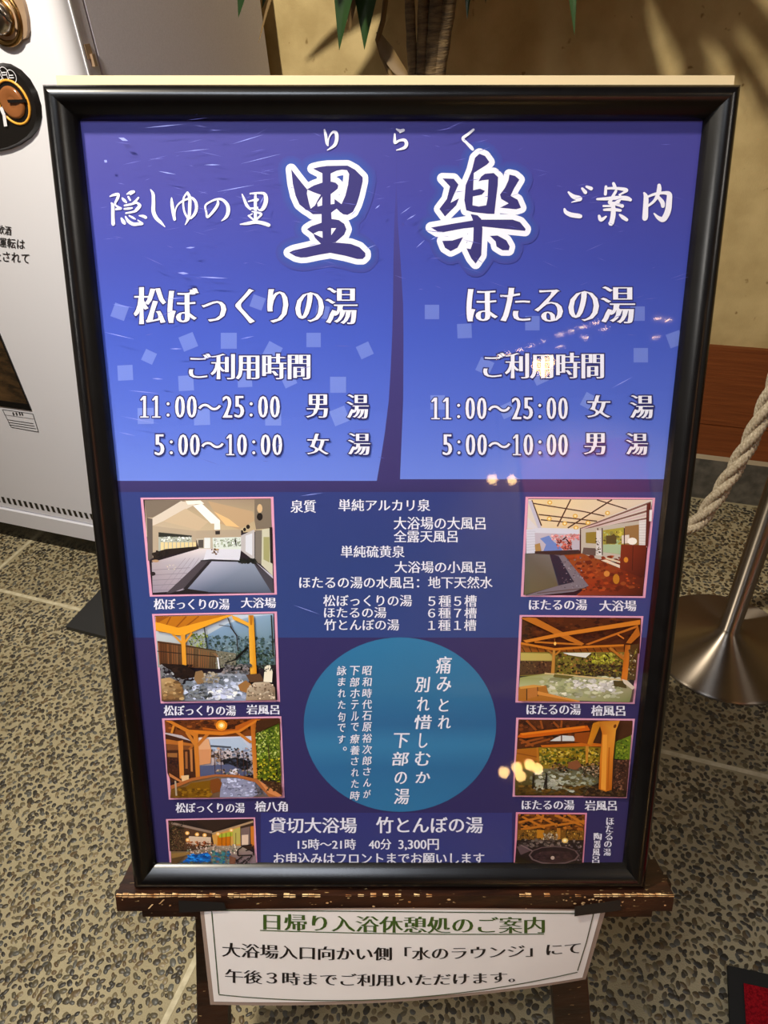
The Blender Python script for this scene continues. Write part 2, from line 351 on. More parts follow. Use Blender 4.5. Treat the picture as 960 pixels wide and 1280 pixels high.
# ---- glyph outlines -> thickened / contrasted lettering
_cache = {}
def glyphs(text, dx, dy, slant=0.):
    key = (text, dx, dy, slant)
    if key in _cache: return _cache[key]
    c = bpy.data.curves.new('tmp', 'FONT'); c.body = text; c.resolution_u = 3
    o = bpy.data.objects.new('tmp', c); C.objects.link(o)
    for q in bpy.context.selected_objects: q.select_set(False)
    bpy.context.view_layer.objects.active = o; o.select_set(True); bpy.ops.object.convert(target='CURVE'); o = bpy.context.view_layer.objects.active
    polys = []
    for sp_ in o.data.splines:
        bp_ = sp_.bezier_points; pts = []
        for i in range(len(bp_)):
            a, b = bp_[i], bp_[(i+1) % len(bp_)]
            p0, p1, p2, p3 = [np.array(q[:2]) for q in (a.co, a.handle_right, b.handle_left, b.co)]
            straight = abs(np.cross(p3-p0, p1-p0))+abs(np.cross(p3-p0, p2-p0)) < 1e-5
            for t in ([0] if straight else [0, .34, .67]): pts.append((1-t)**3*p0+3*(1-t)**2*t*p1+3*(1-t)*t*t*p2+t**3*p3)
        cl_ = [p for i, p in enumerate(pts) if np.linalg.norm(p-pts[i-1]) > 1e-4]
        if len(cl_) > 2: polys.append(np.array(cl_))
    bpy.data.objects.remove(o); 
    area = lambda P: .5*np.sum(P[:, 0]*np.roll(P[:, 1], -1)-np.roll(P[:, 0], -1)*P[:, 1])
    sg = np.sign(area(max(polys, key=lambda P: abs(area(P)))))
    out = []
    for P in polys:
        e = np.roll(P, -1, 0)-P; e /= np.linalg.norm(e, axis=1)[:, None]+1e-12
        n1 = np.stack([e[:, 1], -e[:, 0]], 1)*sg; n0 = np.roll(n1, 1, 0)
        nn = (n0+n1)/np.maximum(1+np.sum(n0*n1, 1), .45)[:, None]
        Q = P+nn*np.array([dx, dy])
        if slant: Q[:, 0] += slant*Q[:, 1]
        out.append(Q)
    vs, fs, wn = union(out); fs = [f for f, w_ in zip(fs, wn) if w_*sg > 0]
    used = sorted({i for f in fs for i in f}); mp_ = {a: b for b, a in enumerate(used)}; vs = vs[used]; fs = [tuple(mp_[i] for i in f) for f in fs]
    _cache[key] = (vs, fs); return vs, fs
MIN = (.038, -.008); MINB = (.044, .006); BR_ = (.012, .004); REG = (.012, .006)
def put(mb, text, x0, y0, x1, y1, col, style=MIN, slant=0., edge=None, place=None, y0r=None, y1r=None):
    """lettering whose ink fills the box (x0,y0)-(x1,y1); edge adds a dark rim"""
    vs, fs = glyphs(text, style[0], style[1], slant); lo, hi = vs.min(0), vs.max(0)
    def run(vs, fs, col):
        mb.up()
        t = (vs-lo)/(hi-lo); X = x0+t[:, 0]*(x1-x0)
        ya = y0+(0 if y0r is None else (y0r-y0))*t[:, 0]; yb = y1+(0 if y1r is None else (y1r-y1))*t[:, 0]
        Y = yb+(ya-yb)*t[:, 1]
        if place: P = [place(a, b, mb.k) for a, b in zip(X, Y)]
        else: P = [PX(a, b, PN+mb.k) for a, b in zip(X, Y)]
        lc = lin(col)
        for f in fs: mb.face([P[i] for i in f], lc)
    if edge:
        v2, f2 = glyphs(text, style[0]+edge[0], style[1]+edge[0], slant); run(v2, f2, edge[1])
    run(vs, fs, col)

WH = (232, 232, 246); NAVY = (52, 48, 112); RIM = (.045, (44, 44, 104))
ps = Print()
def lerp(stops, y):
    for (a, ca), (b, cb) in zip(stops, stops[1:]):
        if y <= b: t = max(0, (y-a)/(b-a)); return tuple(ca[i]+(cb[i]-ca[i])*t for i in range(3))
    return stops[-1][1]
BG = [(140, (64, 62, 140)), (230, (62, 61, 143)), (330, (60, 56, 124)), (600, (60, 52, 108)), (614, (54, 48, 100)), (1100, (47, 42, 92))]
PA = [(140, (64, 62, 140)), (240, (62, 62, 148)), (330, (58, 70, 164)), (420, (63, 85, 186)), (520, (82, 106, 205)), (602, (106, 131, 222))]
def band(xl, xr, ys, stops):
    ps.up()
    for a, b in zip(ys, ys[1:]):
        ps.poly([(xl(a), a), (xr(a), a), (xr(b), b), (xl(b), b)], [lerp(stops, a), lerp(stops, a), lerp(stops, b), lerp(stops, b)], True)
Lx = lambda y: 93+(y-150)*.098; Rx = lambda y: 890-(y-150)*.093
ys = [143, 180, 230, 280, 330, 380, 420, 460, 500, 540, 570, 602, 614, 700, 800, 900, 1000, 1094]
band(lambda y: Lx(y)-2, lambda y: Rx(y)+2, ys, BG)
il = lambda t: (lambda y: float(np.interp(y, [p[0] for p in t], [p[1] for p in t])))
yp = [v_ for v_ in ys if v_ < 600]+[601]
band(lambda y: Lx(y)+.5, il([(143, 496), (230, 495), (300, 492), (400, 491), (450, 489), (500, 486), (550, 480), (601, 471)]), yp, PA)
band(il([(143, 496), (230, 496), (300, 498), (350, 503), (400, 504.5), (500, 504), (599, 500)]), lambda y: Rx(y)-1, [v_ for v_ in ys if v_ < 595]+[599], PA)
# bluer printed strips of the lower half
LB = [(612, (48, 60, 124)), (700, (46, 63, 124)), (797, (48, 67, 128))]
band(lambda y: Lx(y)+1, lambda y: Rx(y)-1, [615, 640, 700, 760, 797], LB)
band(lambda y: 326, lambda y: 640, [1016, 1050, 1090], [(1016, (52, 54, 118)), (1090, (54, 62, 124))])
SQ = [(149.5, 389.7, 18, 20), (235.4, 427.3, 19, -22), (286, 426, 20, 0), (392, 425, 18, 0), (456, 438, 17, -25), (186.3, 446, 15, 25), (156.6, 466, 19, -3), (340.7, 439, 19, 28), (232.6, 479, 19, -3), (306, 475, 18, -3), (361, 475, 16, -25), (422.6, 481, 20, 0), (182, 520, 20, -1), (252.4, 521.5, 20, -2), (341.5, 522, 20, 0), (424.6, 520, 20, -22), (322, 378, 16, 20), (403, 390, 16, 10),
      (580.6, 413.7, 18, -2), (665.5, 404, 18, 0), (797, 392, 18, 0), (843.6, 424, 18, -20), (801, 444, 18, 0), (606, 458, 18, 25), (675, 471, 17, -25), (737, 502, 18, 28), (634, 513, 17, -25), (540, 390, 18, 0), (547, 503, 18, 0)]
ps.up()
for x, y, s_, r_ in SQ:
    c_, q_ = math.cos(math.radians(r_))*s_/2, math.sin(math.radians(r_))*s_/2; pc_ = lerp(PA, y); cc = tuple(a+(b-a)*.28 for a, b in zip(pc_, (200, 215, 255)))
    ps.poly([(x+i*c_-j*q_, y+i*q_+j*c_) for i, j in ((-1, -1), (1, -1), (1, 1), (-1, 1))], cc, True)
poster = ps.build('poster', M_print, sign, sign)
KB = ps.k+.0001
def sub(name, base=KB, label=None):
    p = Print(base)
    def done():
        o = p.build(name, M_print, poster, sign)
        if label: o['label'] = label
        return o
    return p, done

# title lettering, brush strokes traced
li = [[(140, 195), (185, 255), (240, 325), (290, 385), (285, 420), (305, 510), (320, 560), (312, 590), (270, 565), (215, 520), (180, 440), (155, 330)],
      [(340, 190), (400, 175), (470, 165), (660, 162), (730, 200), (800, 270), (800, 310), (770, 440), (745, 520), (710, 590), (660, 618), (620, 612), (590, 590), (555, 555), (540, 515), (540, 470), (605, 518), (640, 440), (665, 340), (675, 240), (655, 205), (610, 200), (560, 210), (505, 235), (430, 235), (390, 215)],
      [(428, 215), (505, 215), (505, 540), (510, 600), (515, 700), (512, 890), (420, 890), (425, 840), (430, 770), (420, 690), (420, 600), (425, 530), (428, 320)],
      [(285, 382), (350, 345), (430, 318), (510, 310), (550, 320), (575, 345), (570, 375), (540, 400), (480, 445), (420, 435), (350, 410)],
      [(415, 430), (440, 430), (380, 510), (385, 540), (425, 530), (425, 610), (340, 612), (312, 590), (320, 560), (360, 530), (385, 480)],
      [(505, 520), (540, 515), (560, 560), (505, 600)],
      [(285, 750), (330, 720), (420, 690), (515, 655), (580, 665), (630, 700), (650, 750), (630, 800), (550, 870), (420, 890), (360, 830), (345, 795)],
      [(120, 965), (160, 945), (270, 920), (410, 885), (550, 872), (690, 885), (770, 915), (825, 970), (825, 1000), (800, 1025), (750, 1025), (640, 995), (500, 968), (400, 985), (280, 1010), (230, 1012), (180, 1000)]]
liw = [[(345, 790), (395, 768), (428, 770), (430, 830)], [(510, 740), (555, 740), (510, 805)]]
ra = [[(180, 275), (270, 278), (308, 325), (265, 420), (245, 470), (312, 435), (290, 490), (200, 580), (155, 520), (215, 440), (240, 340)],
      [(475, 78), (520, 95), (555, 145), (535, 165), (430, 232), (425, 370), (420, 490), (470, 500), (530, 490), (540, 440), (548, 285), (500, 290), (468, 298), (490, 260), (520, 238), (590, 232), (625, 265), (622, 330), (605, 470), (595, 560), (540, 558), (420, 545), (370, 530), (355, 450), (365, 330), (415, 210), (440, 110)],
      [(422, 370), (480, 358), (520, 375), (495, 405), (422, 420)],
      [(715, 245), (760, 255), (795, 285), (750, 360), (725, 415), (780, 445), (808, 510), (770, 522), (640, 510), (710, 475), (650, 440), (640, 405), (680, 350), (708, 290)],
      [(88, 668), (250, 640), (420, 612), (490, 605), (740, 605), (800, 625), (845, 680), (840, 695), (740, 685), (500, 660), (350, 675), (190, 705), (140, 700)],
      [(405, 560), (460, 570), (490, 600), (500, 680), (490, 890), (445, 957), (410, 915), (372, 835), (405, 840), (425, 780), (430, 640), (420, 600)],
      [(178, 775), (260, 772), (345, 745), (300, 830), (245, 858), (200, 830)],
      [(560, 735), (620, 732), (690, 770), (718, 820), (710, 850), (660, 850), (612, 820), (605, 780)]]
def tr(polys, ox, oy, k): return [[(ox+x/k, oy+y/k) for x, y in P] for P in polys]
T, done = sub('title_lettering')
for polys, ox, oy, k, wh in ((li, 345, 185, 7.385, liw), (ra, 525, 180, 6.4, [])):
    P = tr(polys, ox, oy, k)
    for r_, mixk in ((17, .15), (14.5, .35), (12, .55), (9.5, .8)):
        T.halo(P, r_, tuple(a+(b-a)*mixk for a, b in zip((62, 64, 148), (50, 80, 160))))
    T.halo(P, 6.9, WH); T.up()
    T.flat(P, NAVY)
    for q in tr(wh, ox, oy, k): T.poly(q, WH)
T.up(2)
kakushi = [[(65, 135, 14), (110, 118, 30), (155, 112, 30), (150, 150, 34), (125, 200, 26), (120, 225, 22)], [(120, 225, 18), (150, 250, 24), (185, 268, 24), (130, 275, 22)], [(80, 205, 14), (95, 240, 38), (97, 350, 40), (100, 435, 44)],
  [(250, 110, 14), (290, 92, 38), (325, 85, 30), (290, 115, 14)], [(200, 155, 20), (220, 178, 36), (243, 200, 20)], [(265, 140, 22), (285, 175, 22)], [(375, 150, 22), (345, 185, 26), (310, 210, 16)], [(225, 235, 22), (290, 222, 26), (355, 205, 18)],
  [(360, 205, 26), (390, 235, 36), (360, 275, 40), (330, 300, 26), (240, 318, 20)], [(222, 272, 20), (265, 268, 28), (305, 262, 20)], [(190, 375, 22), (210, 410, 44), (225, 430, 30)], [(235, 355, 18), (265, 405, 36), (320, 438, 40), (380, 435, 36), (420, 432, 22), (370, 395, 14)],
  [(275, 345, 16), (320, 370, 24), (345, 385, 8)], [(385, 345, 14), (430, 352, 34), (455, 365, 34)],
  [(507, 60, 10), (535, 110, 36), (540, 200, 42), (540, 300, 46), (570, 370, 44), (620, 420, 34), (665, 468, 8)],
  [(737, 150, 12), (740, 200, 34), (752, 290, 40), (770, 385, 34)], [(772, 385, 20), (775, 300, 16), (800, 235, 18), (850, 190, 22), (920, 160, 26), (961, 152, 28), (1001, 200, 34), (1008, 270, 36), (986, 330, 34), (946, 375, 22)],
  [(905, 95, 20), (870, 150, 22), (865, 230, 22), (880, 310, 24), (915, 375, 22)], [(910, 95, 30), (935, 150, 36), (935, 250, 40), (930, 340, 36), (910, 400, 28), (885, 445, 8)]]
nosato = [[(325, 185, 22), (325, 220, 34), (290, 280, 34), (215, 360, 26), (200, 310, 24), (190, 235, 22), (250, 190, 22), (320, 165, 24), (380, 175, 32), (430, 230, 42), (438, 300, 44), (415, 360, 36), (365, 403, 8)],
  [(590, 110, 12), (610, 160, 28), (640, 230, 36), (680, 275, 24)], [(680, 105, 20), (760, 98, 24), (830, 105, 34), (850, 150, 48), (845, 210, 50), (815, 270, 44), (780, 285, 20), (755, 265, 12)], [(735, 110, 28), (735, 200, 36), (735, 300, 36), (735, 390, 36)],
  [(660, 190, 16), (720, 175, 26), (760, 170, 30), (735, 195, 14)], [(670, 265, 20), (720, 265, 22), (760, 255, 16)], [(700, 300, 14), (760, 310, 26), (800, 330, 26), (770, 365, 24), (740, 390, 26)], [(665, 345, 16), (700, 325, 14)], [(660, 345, 20), (690, 370, 22), (720, 395, 20)],
  [(570, 440, 12), (650, 430, 36), (740, 415, 40), (830, 430, 44), (880, 448, 42)]]
annai = [[(100, 130, 14), (140, 165, 32), (190, 180, 34), (175, 195, 18), (125, 210, 6)], [(68, 265, 16), (80, 290, 28), (120, 310, 34), (180, 320, 34), (195, 322, 28)], [(210, 100, 18), (235, 130, 28)], [(245, 85, 18), (280, 100, 28)],
  [(460, 60, 22), (470, 85, 26)], [(400, 85, 20), (395, 145, 22)], [(395, 100, 16), (470, 98, 20), (560, 110, 26), (545, 130, 18), (505, 150, 10)], [(330, 185, 16), (400, 182, 24), (480, 175, 28), (560, 178, 34), (595, 190, 24)], [(480, 120, 20), (440, 190, 24), (430, 215, 24), (480, 222, 26), (530, 240, 26)],
  [(515, 150, 12), (500, 200, 26), (440, 235, 18)], [(380, 240, 16), (460, 240, 14)], [(385, 270, 18), (460, 268, 24), (515, 275, 20)], [(458, 240, 30), (458, 300, 36), (450, 350, 36), (440, 380, 34), (425, 375, 12)], [(345, 320, 20), (360, 350, 28), (400, 325, 14)], [(510, 310, 14), (535, 330, 28), (565, 350, 24)],
  [(705, 135, 14), (720, 170, 34), (717, 250, 38), (712, 335, 40), (700, 320, 14)], [(725, 170, 14), (790, 145, 20), (860, 135, 22), (905, 145, 36), (905, 200, 42), (895, 280, 44), (860, 345, 40), (820, 335, 28), (785, 300, 10)], [(825, 75, 26), (825, 110, 34), (810, 160, 26), (780, 205, 20), (735, 240, 16)], [(815, 165, 22), (850, 210, 32), (855, 240, 28)]]
riraku = [[(48, 55, 8), (55, 85, 14), (62, 130, 14), (68, 145, 8)], [(68, 140, 6), (75, 100, 6), (95, 70, 12), (115, 75, 18), (118, 110, 18), (105, 145, 16), (65, 172, 5)], [(460, 52, 8), (480, 62, 16), (500, 58, 14), (480, 72, 6)], [(450, 80, 8), (450, 110, 14), (452, 130, 14), (475, 118, 12), (505, 115, 16), (517, 135, 18), (505, 158, 16), (460, 172, 5)],
  [(900, 55, 12), (870, 80, 14), (840, 105, 16), (860, 130, 14), (885, 155, 18), (895, 168, 14)]]
for sts, ox, oy, k in ((kakushi, 130, 230, 8.727), (nosato, 235, 230, 8.727), (annai, 695, 220, 6.4), (riraku, 395, 150, 4.571)):
    T.brush(sts, WH, ox, oy, k, .92 if k > 8 else 1.1)
done()
# time tables; the clock digits are set in equal cells, the ones with flag and foot
def clock(T, text, x0, y0, x1, y1):
    cells = sum(2 if c in '～' else 1 for c in text); cw = (x1-x0)/cells; x = x0; h = y1-y0
    for c in text:
        n = 2 if c == '～' else 1; m_ = x+cw*n/2
        if c == '1':
            P = [[(m_-.05*h, y0), (m_+.075*h, y0), (m_+.075*h, y1), (m_-.05*h, y1)], [(m_-.19*h, y1-.055*h), (m_+.20*h, y1-.055*h), (m_+.20*h, y1), (m_-.19*h, y1)], [(m_-.19*h, y0+.17*h), (m_-.05*h, y0), (m_+.02*h, y0+.02*h), (m_-.03*h, y0+.14*h), (m_-.16*h, y0+.22*h)]]
            T.halo(P, 1.2, RIM[1]); T.flat(P, WH)
        elif c == ':':
            P = [[(m_+1.9*math.cos(t), y+1.9*math.sin(t)) for t in np.linspace(0, 6.2832, 13)[:-1]] for y in (y0+.36*h, y1-.12*h)]
            T.halo(P, 1.2, RIM[1]); T.flat(P, WH)
        elif c == '～': put(T, c, x+.5, y0+.36*h, x+2*cw-.5, y0+.66*h, WH, (.012, .012), edge=RIM)
        else: put(T, c, x+cw*.09, y0, x+cw*.91, y1, WH, (.034, -.012), edge=RIM)
        x += cw*n
for rows in ([('松ぼっくりの湯', 167, 359, 447, 405), ('ご利用時間', 236, 442, 388, 474), ('11:00～25:00', 173, 495, 351, 522), ('男', 382, 493, 410, 522), ('湯', 433, 493, 461, 523), ('5:00～10:00', 192, 543, 354, 569), ('女', 383, 542, 411, 568), ('湯', 434.5, 541.5, 463, 568.5)],
             [('ほたるの湯', 583, 358, 794, 404), ('ご利用時間', 604, 441, 755, 473), ('11:00～25:00', 537, 497, 711, 524), ('女', 733, 494, 763, 522), ('湯', 787, 494, 817, 523), ('5:00～10:00', 552, 543, 711, 569), ('男', 729, 541.5, 757, 568), ('湯', 782, 541.5, 810, 568.5)]):
    T, done = sub('timetable_lettering')
    for t in rows:
        if ':' in t[0]: clock(T, *t)
        else: put(T, *t, WH, (.038, -.015), edge=RIM if t[4]-t[2] < 40 else (.03, RIM[1]))
    done()
T, done = sub('bath_list_lettering')
for t in (('泉質', 363, 625, 395, 641), ('単純アルカリ泉', 423, 624, 538, 639), ('大浴場の大風呂', 492, 646, 607, 662), ('全露天風呂', 492, 662.7, 572, 678), ('単純硫黄泉', 426, 682, 506, 697), ('大浴場の小風呂', 493, 701.5, 607, 716.3), ('ほたるの湯の水風呂：地下天然水', 374, 720.5, 616, 735.5),
          ('松ぼっくりの湯', 404, 743.5, 515, 758), ('５種５槽', 535, 744, 596, 758.5), ('ほたるの湯', 405, 759, 483, 772.5), ('６種７槽', 535, 759.5, 596, 773), ('竹とんぼの湯', 405, 774, 499, 788), ('１種１槽', 535, 774.5, 595.5, 788.5)):
    put(T, *t, WH, (.018, .0))
done()
T, done = sub('caption_lettering')
for a in (('松ぼっくりの湯', 192, 748.3, 287, 762), ('大浴場', 300.7, 747, 345, 760), ('松ぼっくりの湯', 204.5, 881.7, 295, 894.6), ('岩風呂', 307.5, 880.8, 349.3, 893), ('松ぼっくりの湯', 219.4, 1003.5, 306, 1016), ('檜八角', 318.4, 1001.5, 359.7, 1014.5),
          ('ほたるの湯', 661, 749.2, 734, 762.7), ('大浴場', 748.7, 750.5, 795.6, 764), ('ほたるの湯', 658, 880, 726, 893.5), ('檜風呂', 738.8, 881.5, 781.7, 894.8), ('ほたるの湯', 652, 1000, 718, 1012.3), ('岩風呂', 730.6, 1000.5, 771, 1013.2)):
    put(T, *a, WH, (.036, -.004))
for ch, x0, y0, x1, y1 in (('ほ', 693, 97, 750, 148), ('た', 688, 150, 742, 200), ('る', 685, 205, 738, 255), ('の', 678, 262, 732, 306), ('湯', 672, 315, 727, 365), ('陶', 605, 203, 662, 255), ('器', 603, 260, 657, 310), ('風', 595, 315, 650, 365), ('呂', 594, 370, 645, 415)):
    put(T, ch, 635+x0/5.647, 1005+y0/5.647, 635+x1/5.647, 1005+y1/5.647, WH, MIN)
done()
T, done = sub('booking_lettering')
for t in (('貸切大浴場', 335.8, 1021.8, 446, 1041.5), ('竹とんぼの湯', 469.8, 1021, 603.8, 1041.5), ('15時～21時', 372, 1048.7, 445, 1062), ('40分', 460.8, 1048.7, 489.3, 1062), ('3,300円', 498, 1048.7, 548.6, 1063), ('お申込みはフロントまでお願いします', 342, 1065.8, 605.4, 1080.5)):
    put(T, *t, WH, (.022, .004))
done()
# poem disc
T, done = sub('poem_disc', label='round teal disc carrying the white vertical poem')
rows_ = np.linspace(0, 2*math.pi, 72, endpoint=False)
T.poly([(500+120.3*math.cos(t), 905.8+109*math.sin(t)) for t in rows_], [lerp([(796, (46, 118, 164)), (860, (48, 112, 156)), (905, (44, 100, 148)), (930, (54, 122, 168)), (960, (44, 104, 152)), (1015, (46, 114, 162))], 905.8+109*math.sin(t)) for t in rows_])
done()
T, done = sub('poem_lettering', KB+.0002)
def pc(ch, x0, y0, x1, y1, st=BR_): put(T, ch, 380+x0/3.692, 790+y0/3.692, 380+x1/3.692, 790+y1/3.692, WH, st, .12)
for a in (('痛', 608, 112, 683, 192), ('み', 613, 207, 680, 275), ('と', 622, 308, 668, 367), ('れ', 617, 385, 677, 447), ('別', 510, 207, 583, 278), ('れ', 520, 300, 578, 365), ('惜', 508, 383, 590, 448), ('し', 530, 467, 570, 535), ('む', 512, 552, 585, 617), ('か', 513, 645, 583, 697), ('下', 415, 467, 488, 535), ('部', 407, 553, 487, 617), ('の', 418, 645, 475, 702), ('湯', 415, 722, 487, 795)): pc(*a, st=(.02, .004))
SMALL = 'さんまれたでしすっよ'
def column(text, x, y0, y1, pitch_w=46):
    n = len(text); pit = (y1-y0)/(n-.2)
    for i, ch in enumerate(text):
        yy = y0+i*pit; wd = pitch_w*(.78 if ch in 'さんまれたでがルテす句' else 1); ht = pit*(.72 if ch in 'さんまれたでがす' else .82)
        if ch == '。': put(T, ch, 380+(x+6)/3.692, 790+(yy)/3.692, 380+(x+24)/3.692, 790+(yy+18)/3.692, WH, BR_); continue
        pc(ch, x-wd/2, yy, x+wd/2, yy+ht, (.016, .004))
column('昭和時代石原裕次郎さんが', 291, 157, 770); column('下部ホテルで療養された時', 235, 157, 776); column('詠まれた句です。', 174, 157, 572)
done()

# ---- the eight printed photographs
def photo(label, ox, oy, k, quad, border=(226, 160, 190), bw=1.6, closed=True):
    p = Print(KB+.0001, 2e-6)
    q = lambda pts: [(ox+x/k, oy+y/k) for x, y in pts]
    cx = sum(a for a, b in quad)/4; cy = sum(b for a, b in quad)/4
    p.poly(q(quad), border)
    p.inner = [(a+(18 if a < cx else -18)*bw/1.6*k/5.5, b+(12 if b < cy else (-12 if closed else 0))*bw/1.6*k/5.5) for a, b in quad]
    p.poly(q(p.inner), (40, 30, 40))
    dk = lambda c: tuple(v*(max(v, 1)/255)**.36 for v in c)
    p.P = lambda pts, col: p.poly(q(pts), [dk(c) for c in col] if isinstance(col, list) else dk(col))
    p.L = lambda x0, y0, x1, y1, wd, col: p.P([(x0-(y1-y0)/math.hypot(x1-x0, y1-y0)*wd/2, y0+(x1-x0)/math.hypot(x1-x0, y1-y0)*wd/2), (x1-(y1-y0)/math.hypot(x1-x0, y1-y0)*wd/2, y1+(x1-x0)/math.hypot(x1-x0, y1-y0)*wd/2), (x1+(y1-y0)/math.hypot(x1-x0, y1-y0)*wd/2, y1-(x1-x0)/math.hypot(x1-x0, y1-y0)*wd/2), (x0+(y1-y0)/math.hypot(x1-x0, y1-y0)*wd/2, y0-(x1-x0)/math.hypot(x1-x0, y1-y0)*wd/2)], col)
    p.D = lambda x, y, rx, ry, col, rot=0: p.disc(ox+x/k, oy+y/k, rx/k, ry/k, dk(col), 12, rot)
    (q0, q1, q2, q3) = p.inner
    def clip(x, y):
        t = (y-q0[1])/(q3[1]-q0[1]); a = q0[0]+(q3[0]-q0[0])*t+3; b = q1[0]+(q2[0]-q1[0])*t-3; x = min(max(x, a), b)
        f = (x-a)/(b-a); y = min(max(y, q0[1]+(q1[1]-q0[1])*f+3), q3[1]+(q2[1]-q3[1])*f-3); return ox+x/k, oy+y/k
    def scat(x0, y0, x1, y1, n, r0, r1, cols, asp=1.):
        for i in range(int(n*2.2)):
            p.up(); x, y, r = random.uniform(x0, x1), random.uniform(y0, y1), random.uniform(r0, r1)*.62*random.choice((1, 1, .6)); a0 = random.uniform(0, 6.28)
            m_ = random.randint(5, 7); pts = [clip(x+r*asp*random.uniform(.6, 1.1)*math.cos(a0+t*6.283/m_), y+r*random.uniform(.6, 1.1)*math.sin(a0+t*6.283/m_)) for t in range(m_)]
            c = random.choice(cols); g_ = random.uniform(.84, 1.12); p.poly(pts, dk(tuple(v*g_ for v in c)), True)
    p.scat = scat
    def done():
        o = p.build('photograph', M_print, poster, sign); o['label'] = label
    p.done = done
    return p
# 1 large indoor bath, grey pool
p = photo('photograph of a pale indoor bath hall with a grey pool', 170, 615, 5.333, [(30, 38), (916, 32), (940, 684), (92, 698)])
p.P([(58, 55), (900, 48), (905, 260), (70, 300)], [(196, 180, 160), (176, 160, 140), (206, 190, 160), (214, 200, 180)])
p.P([(58, 55), (330, 55), (110, 170), (68, 170)], (150, 138, 126)); p.P([(110, 175), (300, 60), (400, 80), (180, 195), (110, 225)], (226, 216, 204))
p.P([(110, 225), (400, 260), (400, 380), (110, 440)], (198, 184, 166)); p.P([(70, 170), (110, 180), (112, 440), (80, 460)], (128, 118, 112))
p.P([(180, 195), (330, 110), (480, 200), (420, 255)], (214, 196, 172)); p.P([(480, 60), (780, 130), (790, 190), (690, 250), (560, 210)], (204, 180, 150)); p.P([(520, 130), (620, 180), (690, 235), (600, 225)], (238, 206, 160))
p.P([(380, 90), (440, 78), (560, 190), (560, 212), (500, 210)], (250, 248, 244)); p.P([(330, 60), (430, 56), (455, 78), (345, 84)], (248, 244, 236))
p.P([(790, 50), (900, 50), (905, 240), (800, 250), (790, 190)], (150, 138, 124)); p.D(825, 165, 20, 26, (52, 42, 40)); p.D(825, 110, 18, 30, (222, 196, 160))
for x, y, s_ in ((747, 232, 13), (724, 250, 10), (706, 265, 9)): p.D(x, y, s_, s_+2, (58, 46, 42))
p.P([(400, 258), (700, 250), (700, 310), (400, 320)], (196, 182, 164)); p.P([(522, 210), (560, 210), (562, 250), (522, 252)], (250, 246, 240)); p.P([(528, 260), (560, 258), (560, 282), (530, 284)], (70, 64, 64))
p.P([(150, 268), (372, 290), (372, 385), (150, 420)], (196, 200, 192)); p.P([(150, 268), (372, 290), (372, 300), (250, 300), (150, 300)], (70, 72, 66)); p.scat(160, 300, 365, 330, 40, 5, 12, [(236, 240, 238), (150, 158, 140), (220, 226, 220)], 1.4)
for i in range(9): p.P([(165+i*27, 335), (185+i*27, 335), (185+i*27, 392-i*2), (165+i*27, 398-i*2)], (240, 222, 178))
p.P([(115, 405), (200, 380), (415, 362), (415, 380), (205, 425), (115, 455)], (62, 50, 46)); p.scat(115, 395, 210, 440, 20, 8, 18, [(48, 40, 40), (72, 60, 54)], 1.3)
p.P([(400, 310), (530, 305), (520, 380), (420, 380)], (206, 198, 184)); p.P([(455, 305), (495, 305), (495, 375), (455, 375)], (232, 236, 238)); p.P([(415, 320), (450, 318), (450, 372), (415, 372)], (110, 104, 100))
p.P([(510, 305), (700, 300), (700, 382), (515, 385)], (226, 232, 228)); p.scat(520, 310, 695, 365, 40, 6, 16, [(186, 196, 180), (238, 242, 240), (160, 172, 150)], 1.2); p.L(660, 312, 668, 358, 8, (44, 40, 40))
p.P([(700, 290), (790, 250), (790, 460), (700, 390)], (206, 202, 204)); p.P([(730, 290), (775, 275), (775, 425), (730, 395)], (226, 228, 236)); p.P([(795, 255), (840, 255), (832, 480), (795, 465)], (150, 142, 134)); p.P([(840, 250), (905, 240), (912, 560), (835, 485)], (216, 214, 196)); p.P([(850, 300), (890, 300), (890, 470), (850, 450)], (184, 182, 138)); p.P([(890, 235), (908, 235), (914, 480), (895, 470)], (62, 52, 48))
p.P([(105, 470), (420, 378), (520, 378), (700, 382), (690, 460), (300, 660), (112, 672)], [(196, 186, 192), (232, 224, 226), (240, 238, 244), (228, 230, 240), (206, 208, 224), (186, 176, 188), (172, 164, 178)])
for i in range(5): p.L(110, 520+i*34, 360-i*20, 505+i*36, 3, (156, 148, 160))
for i in range(5): p.L(150+i*40, 660, 330+i*30, 440, 2.5, (170, 162, 172))
p.P([(470, 385), (700, 385), (690, 460), (450, 455)], (226, 226, 236)); p.P([(430, 455), (500, 448), (690, 455), (690, 468), (430, 465)], (58, 54, 62)); p.P([(430, 460), (500, 460), (320, 640), (230, 676), (200, 676)], (104, 96, 104)); p.P([(480, 462), (505, 462), (360, 640), (310, 650)], (66, 60, 66))
p.P([(505, 462), (780, 468), (905, 672), (470, 668), (345, 645)], [(196, 198, 216), (168, 176, 194), (112, 122, 142), (118, 128, 150), (150, 156, 178)]); p.P([(345, 645), (480, 665), (480, 678), (230, 676)], (58, 52, 56))
p.P([(780, 470), (912, 570), (918, 674), (905, 672)], (98, 94, 104)); p.scat(690, 445, 800, 475, 22, 8, 18, [(40, 42, 40), (60, 62, 56)], 1.4); p.P([(800, 470), (912, 560), (914, 578), (830, 500)], (206, 204, 218)); p.scat(505, 380, 550, 415, 12, 6, 12, [(206, 178, 138), (120, 92, 66)], 1.2); p.D(112, 545, 18, 14, (70, 60, 64)); p.D(130, 460, 24, 9, (202, 172, 140)); p.scat(200, 480, 300, 520, 8, 3, 7, [(244, 232, 200)])
p.done()
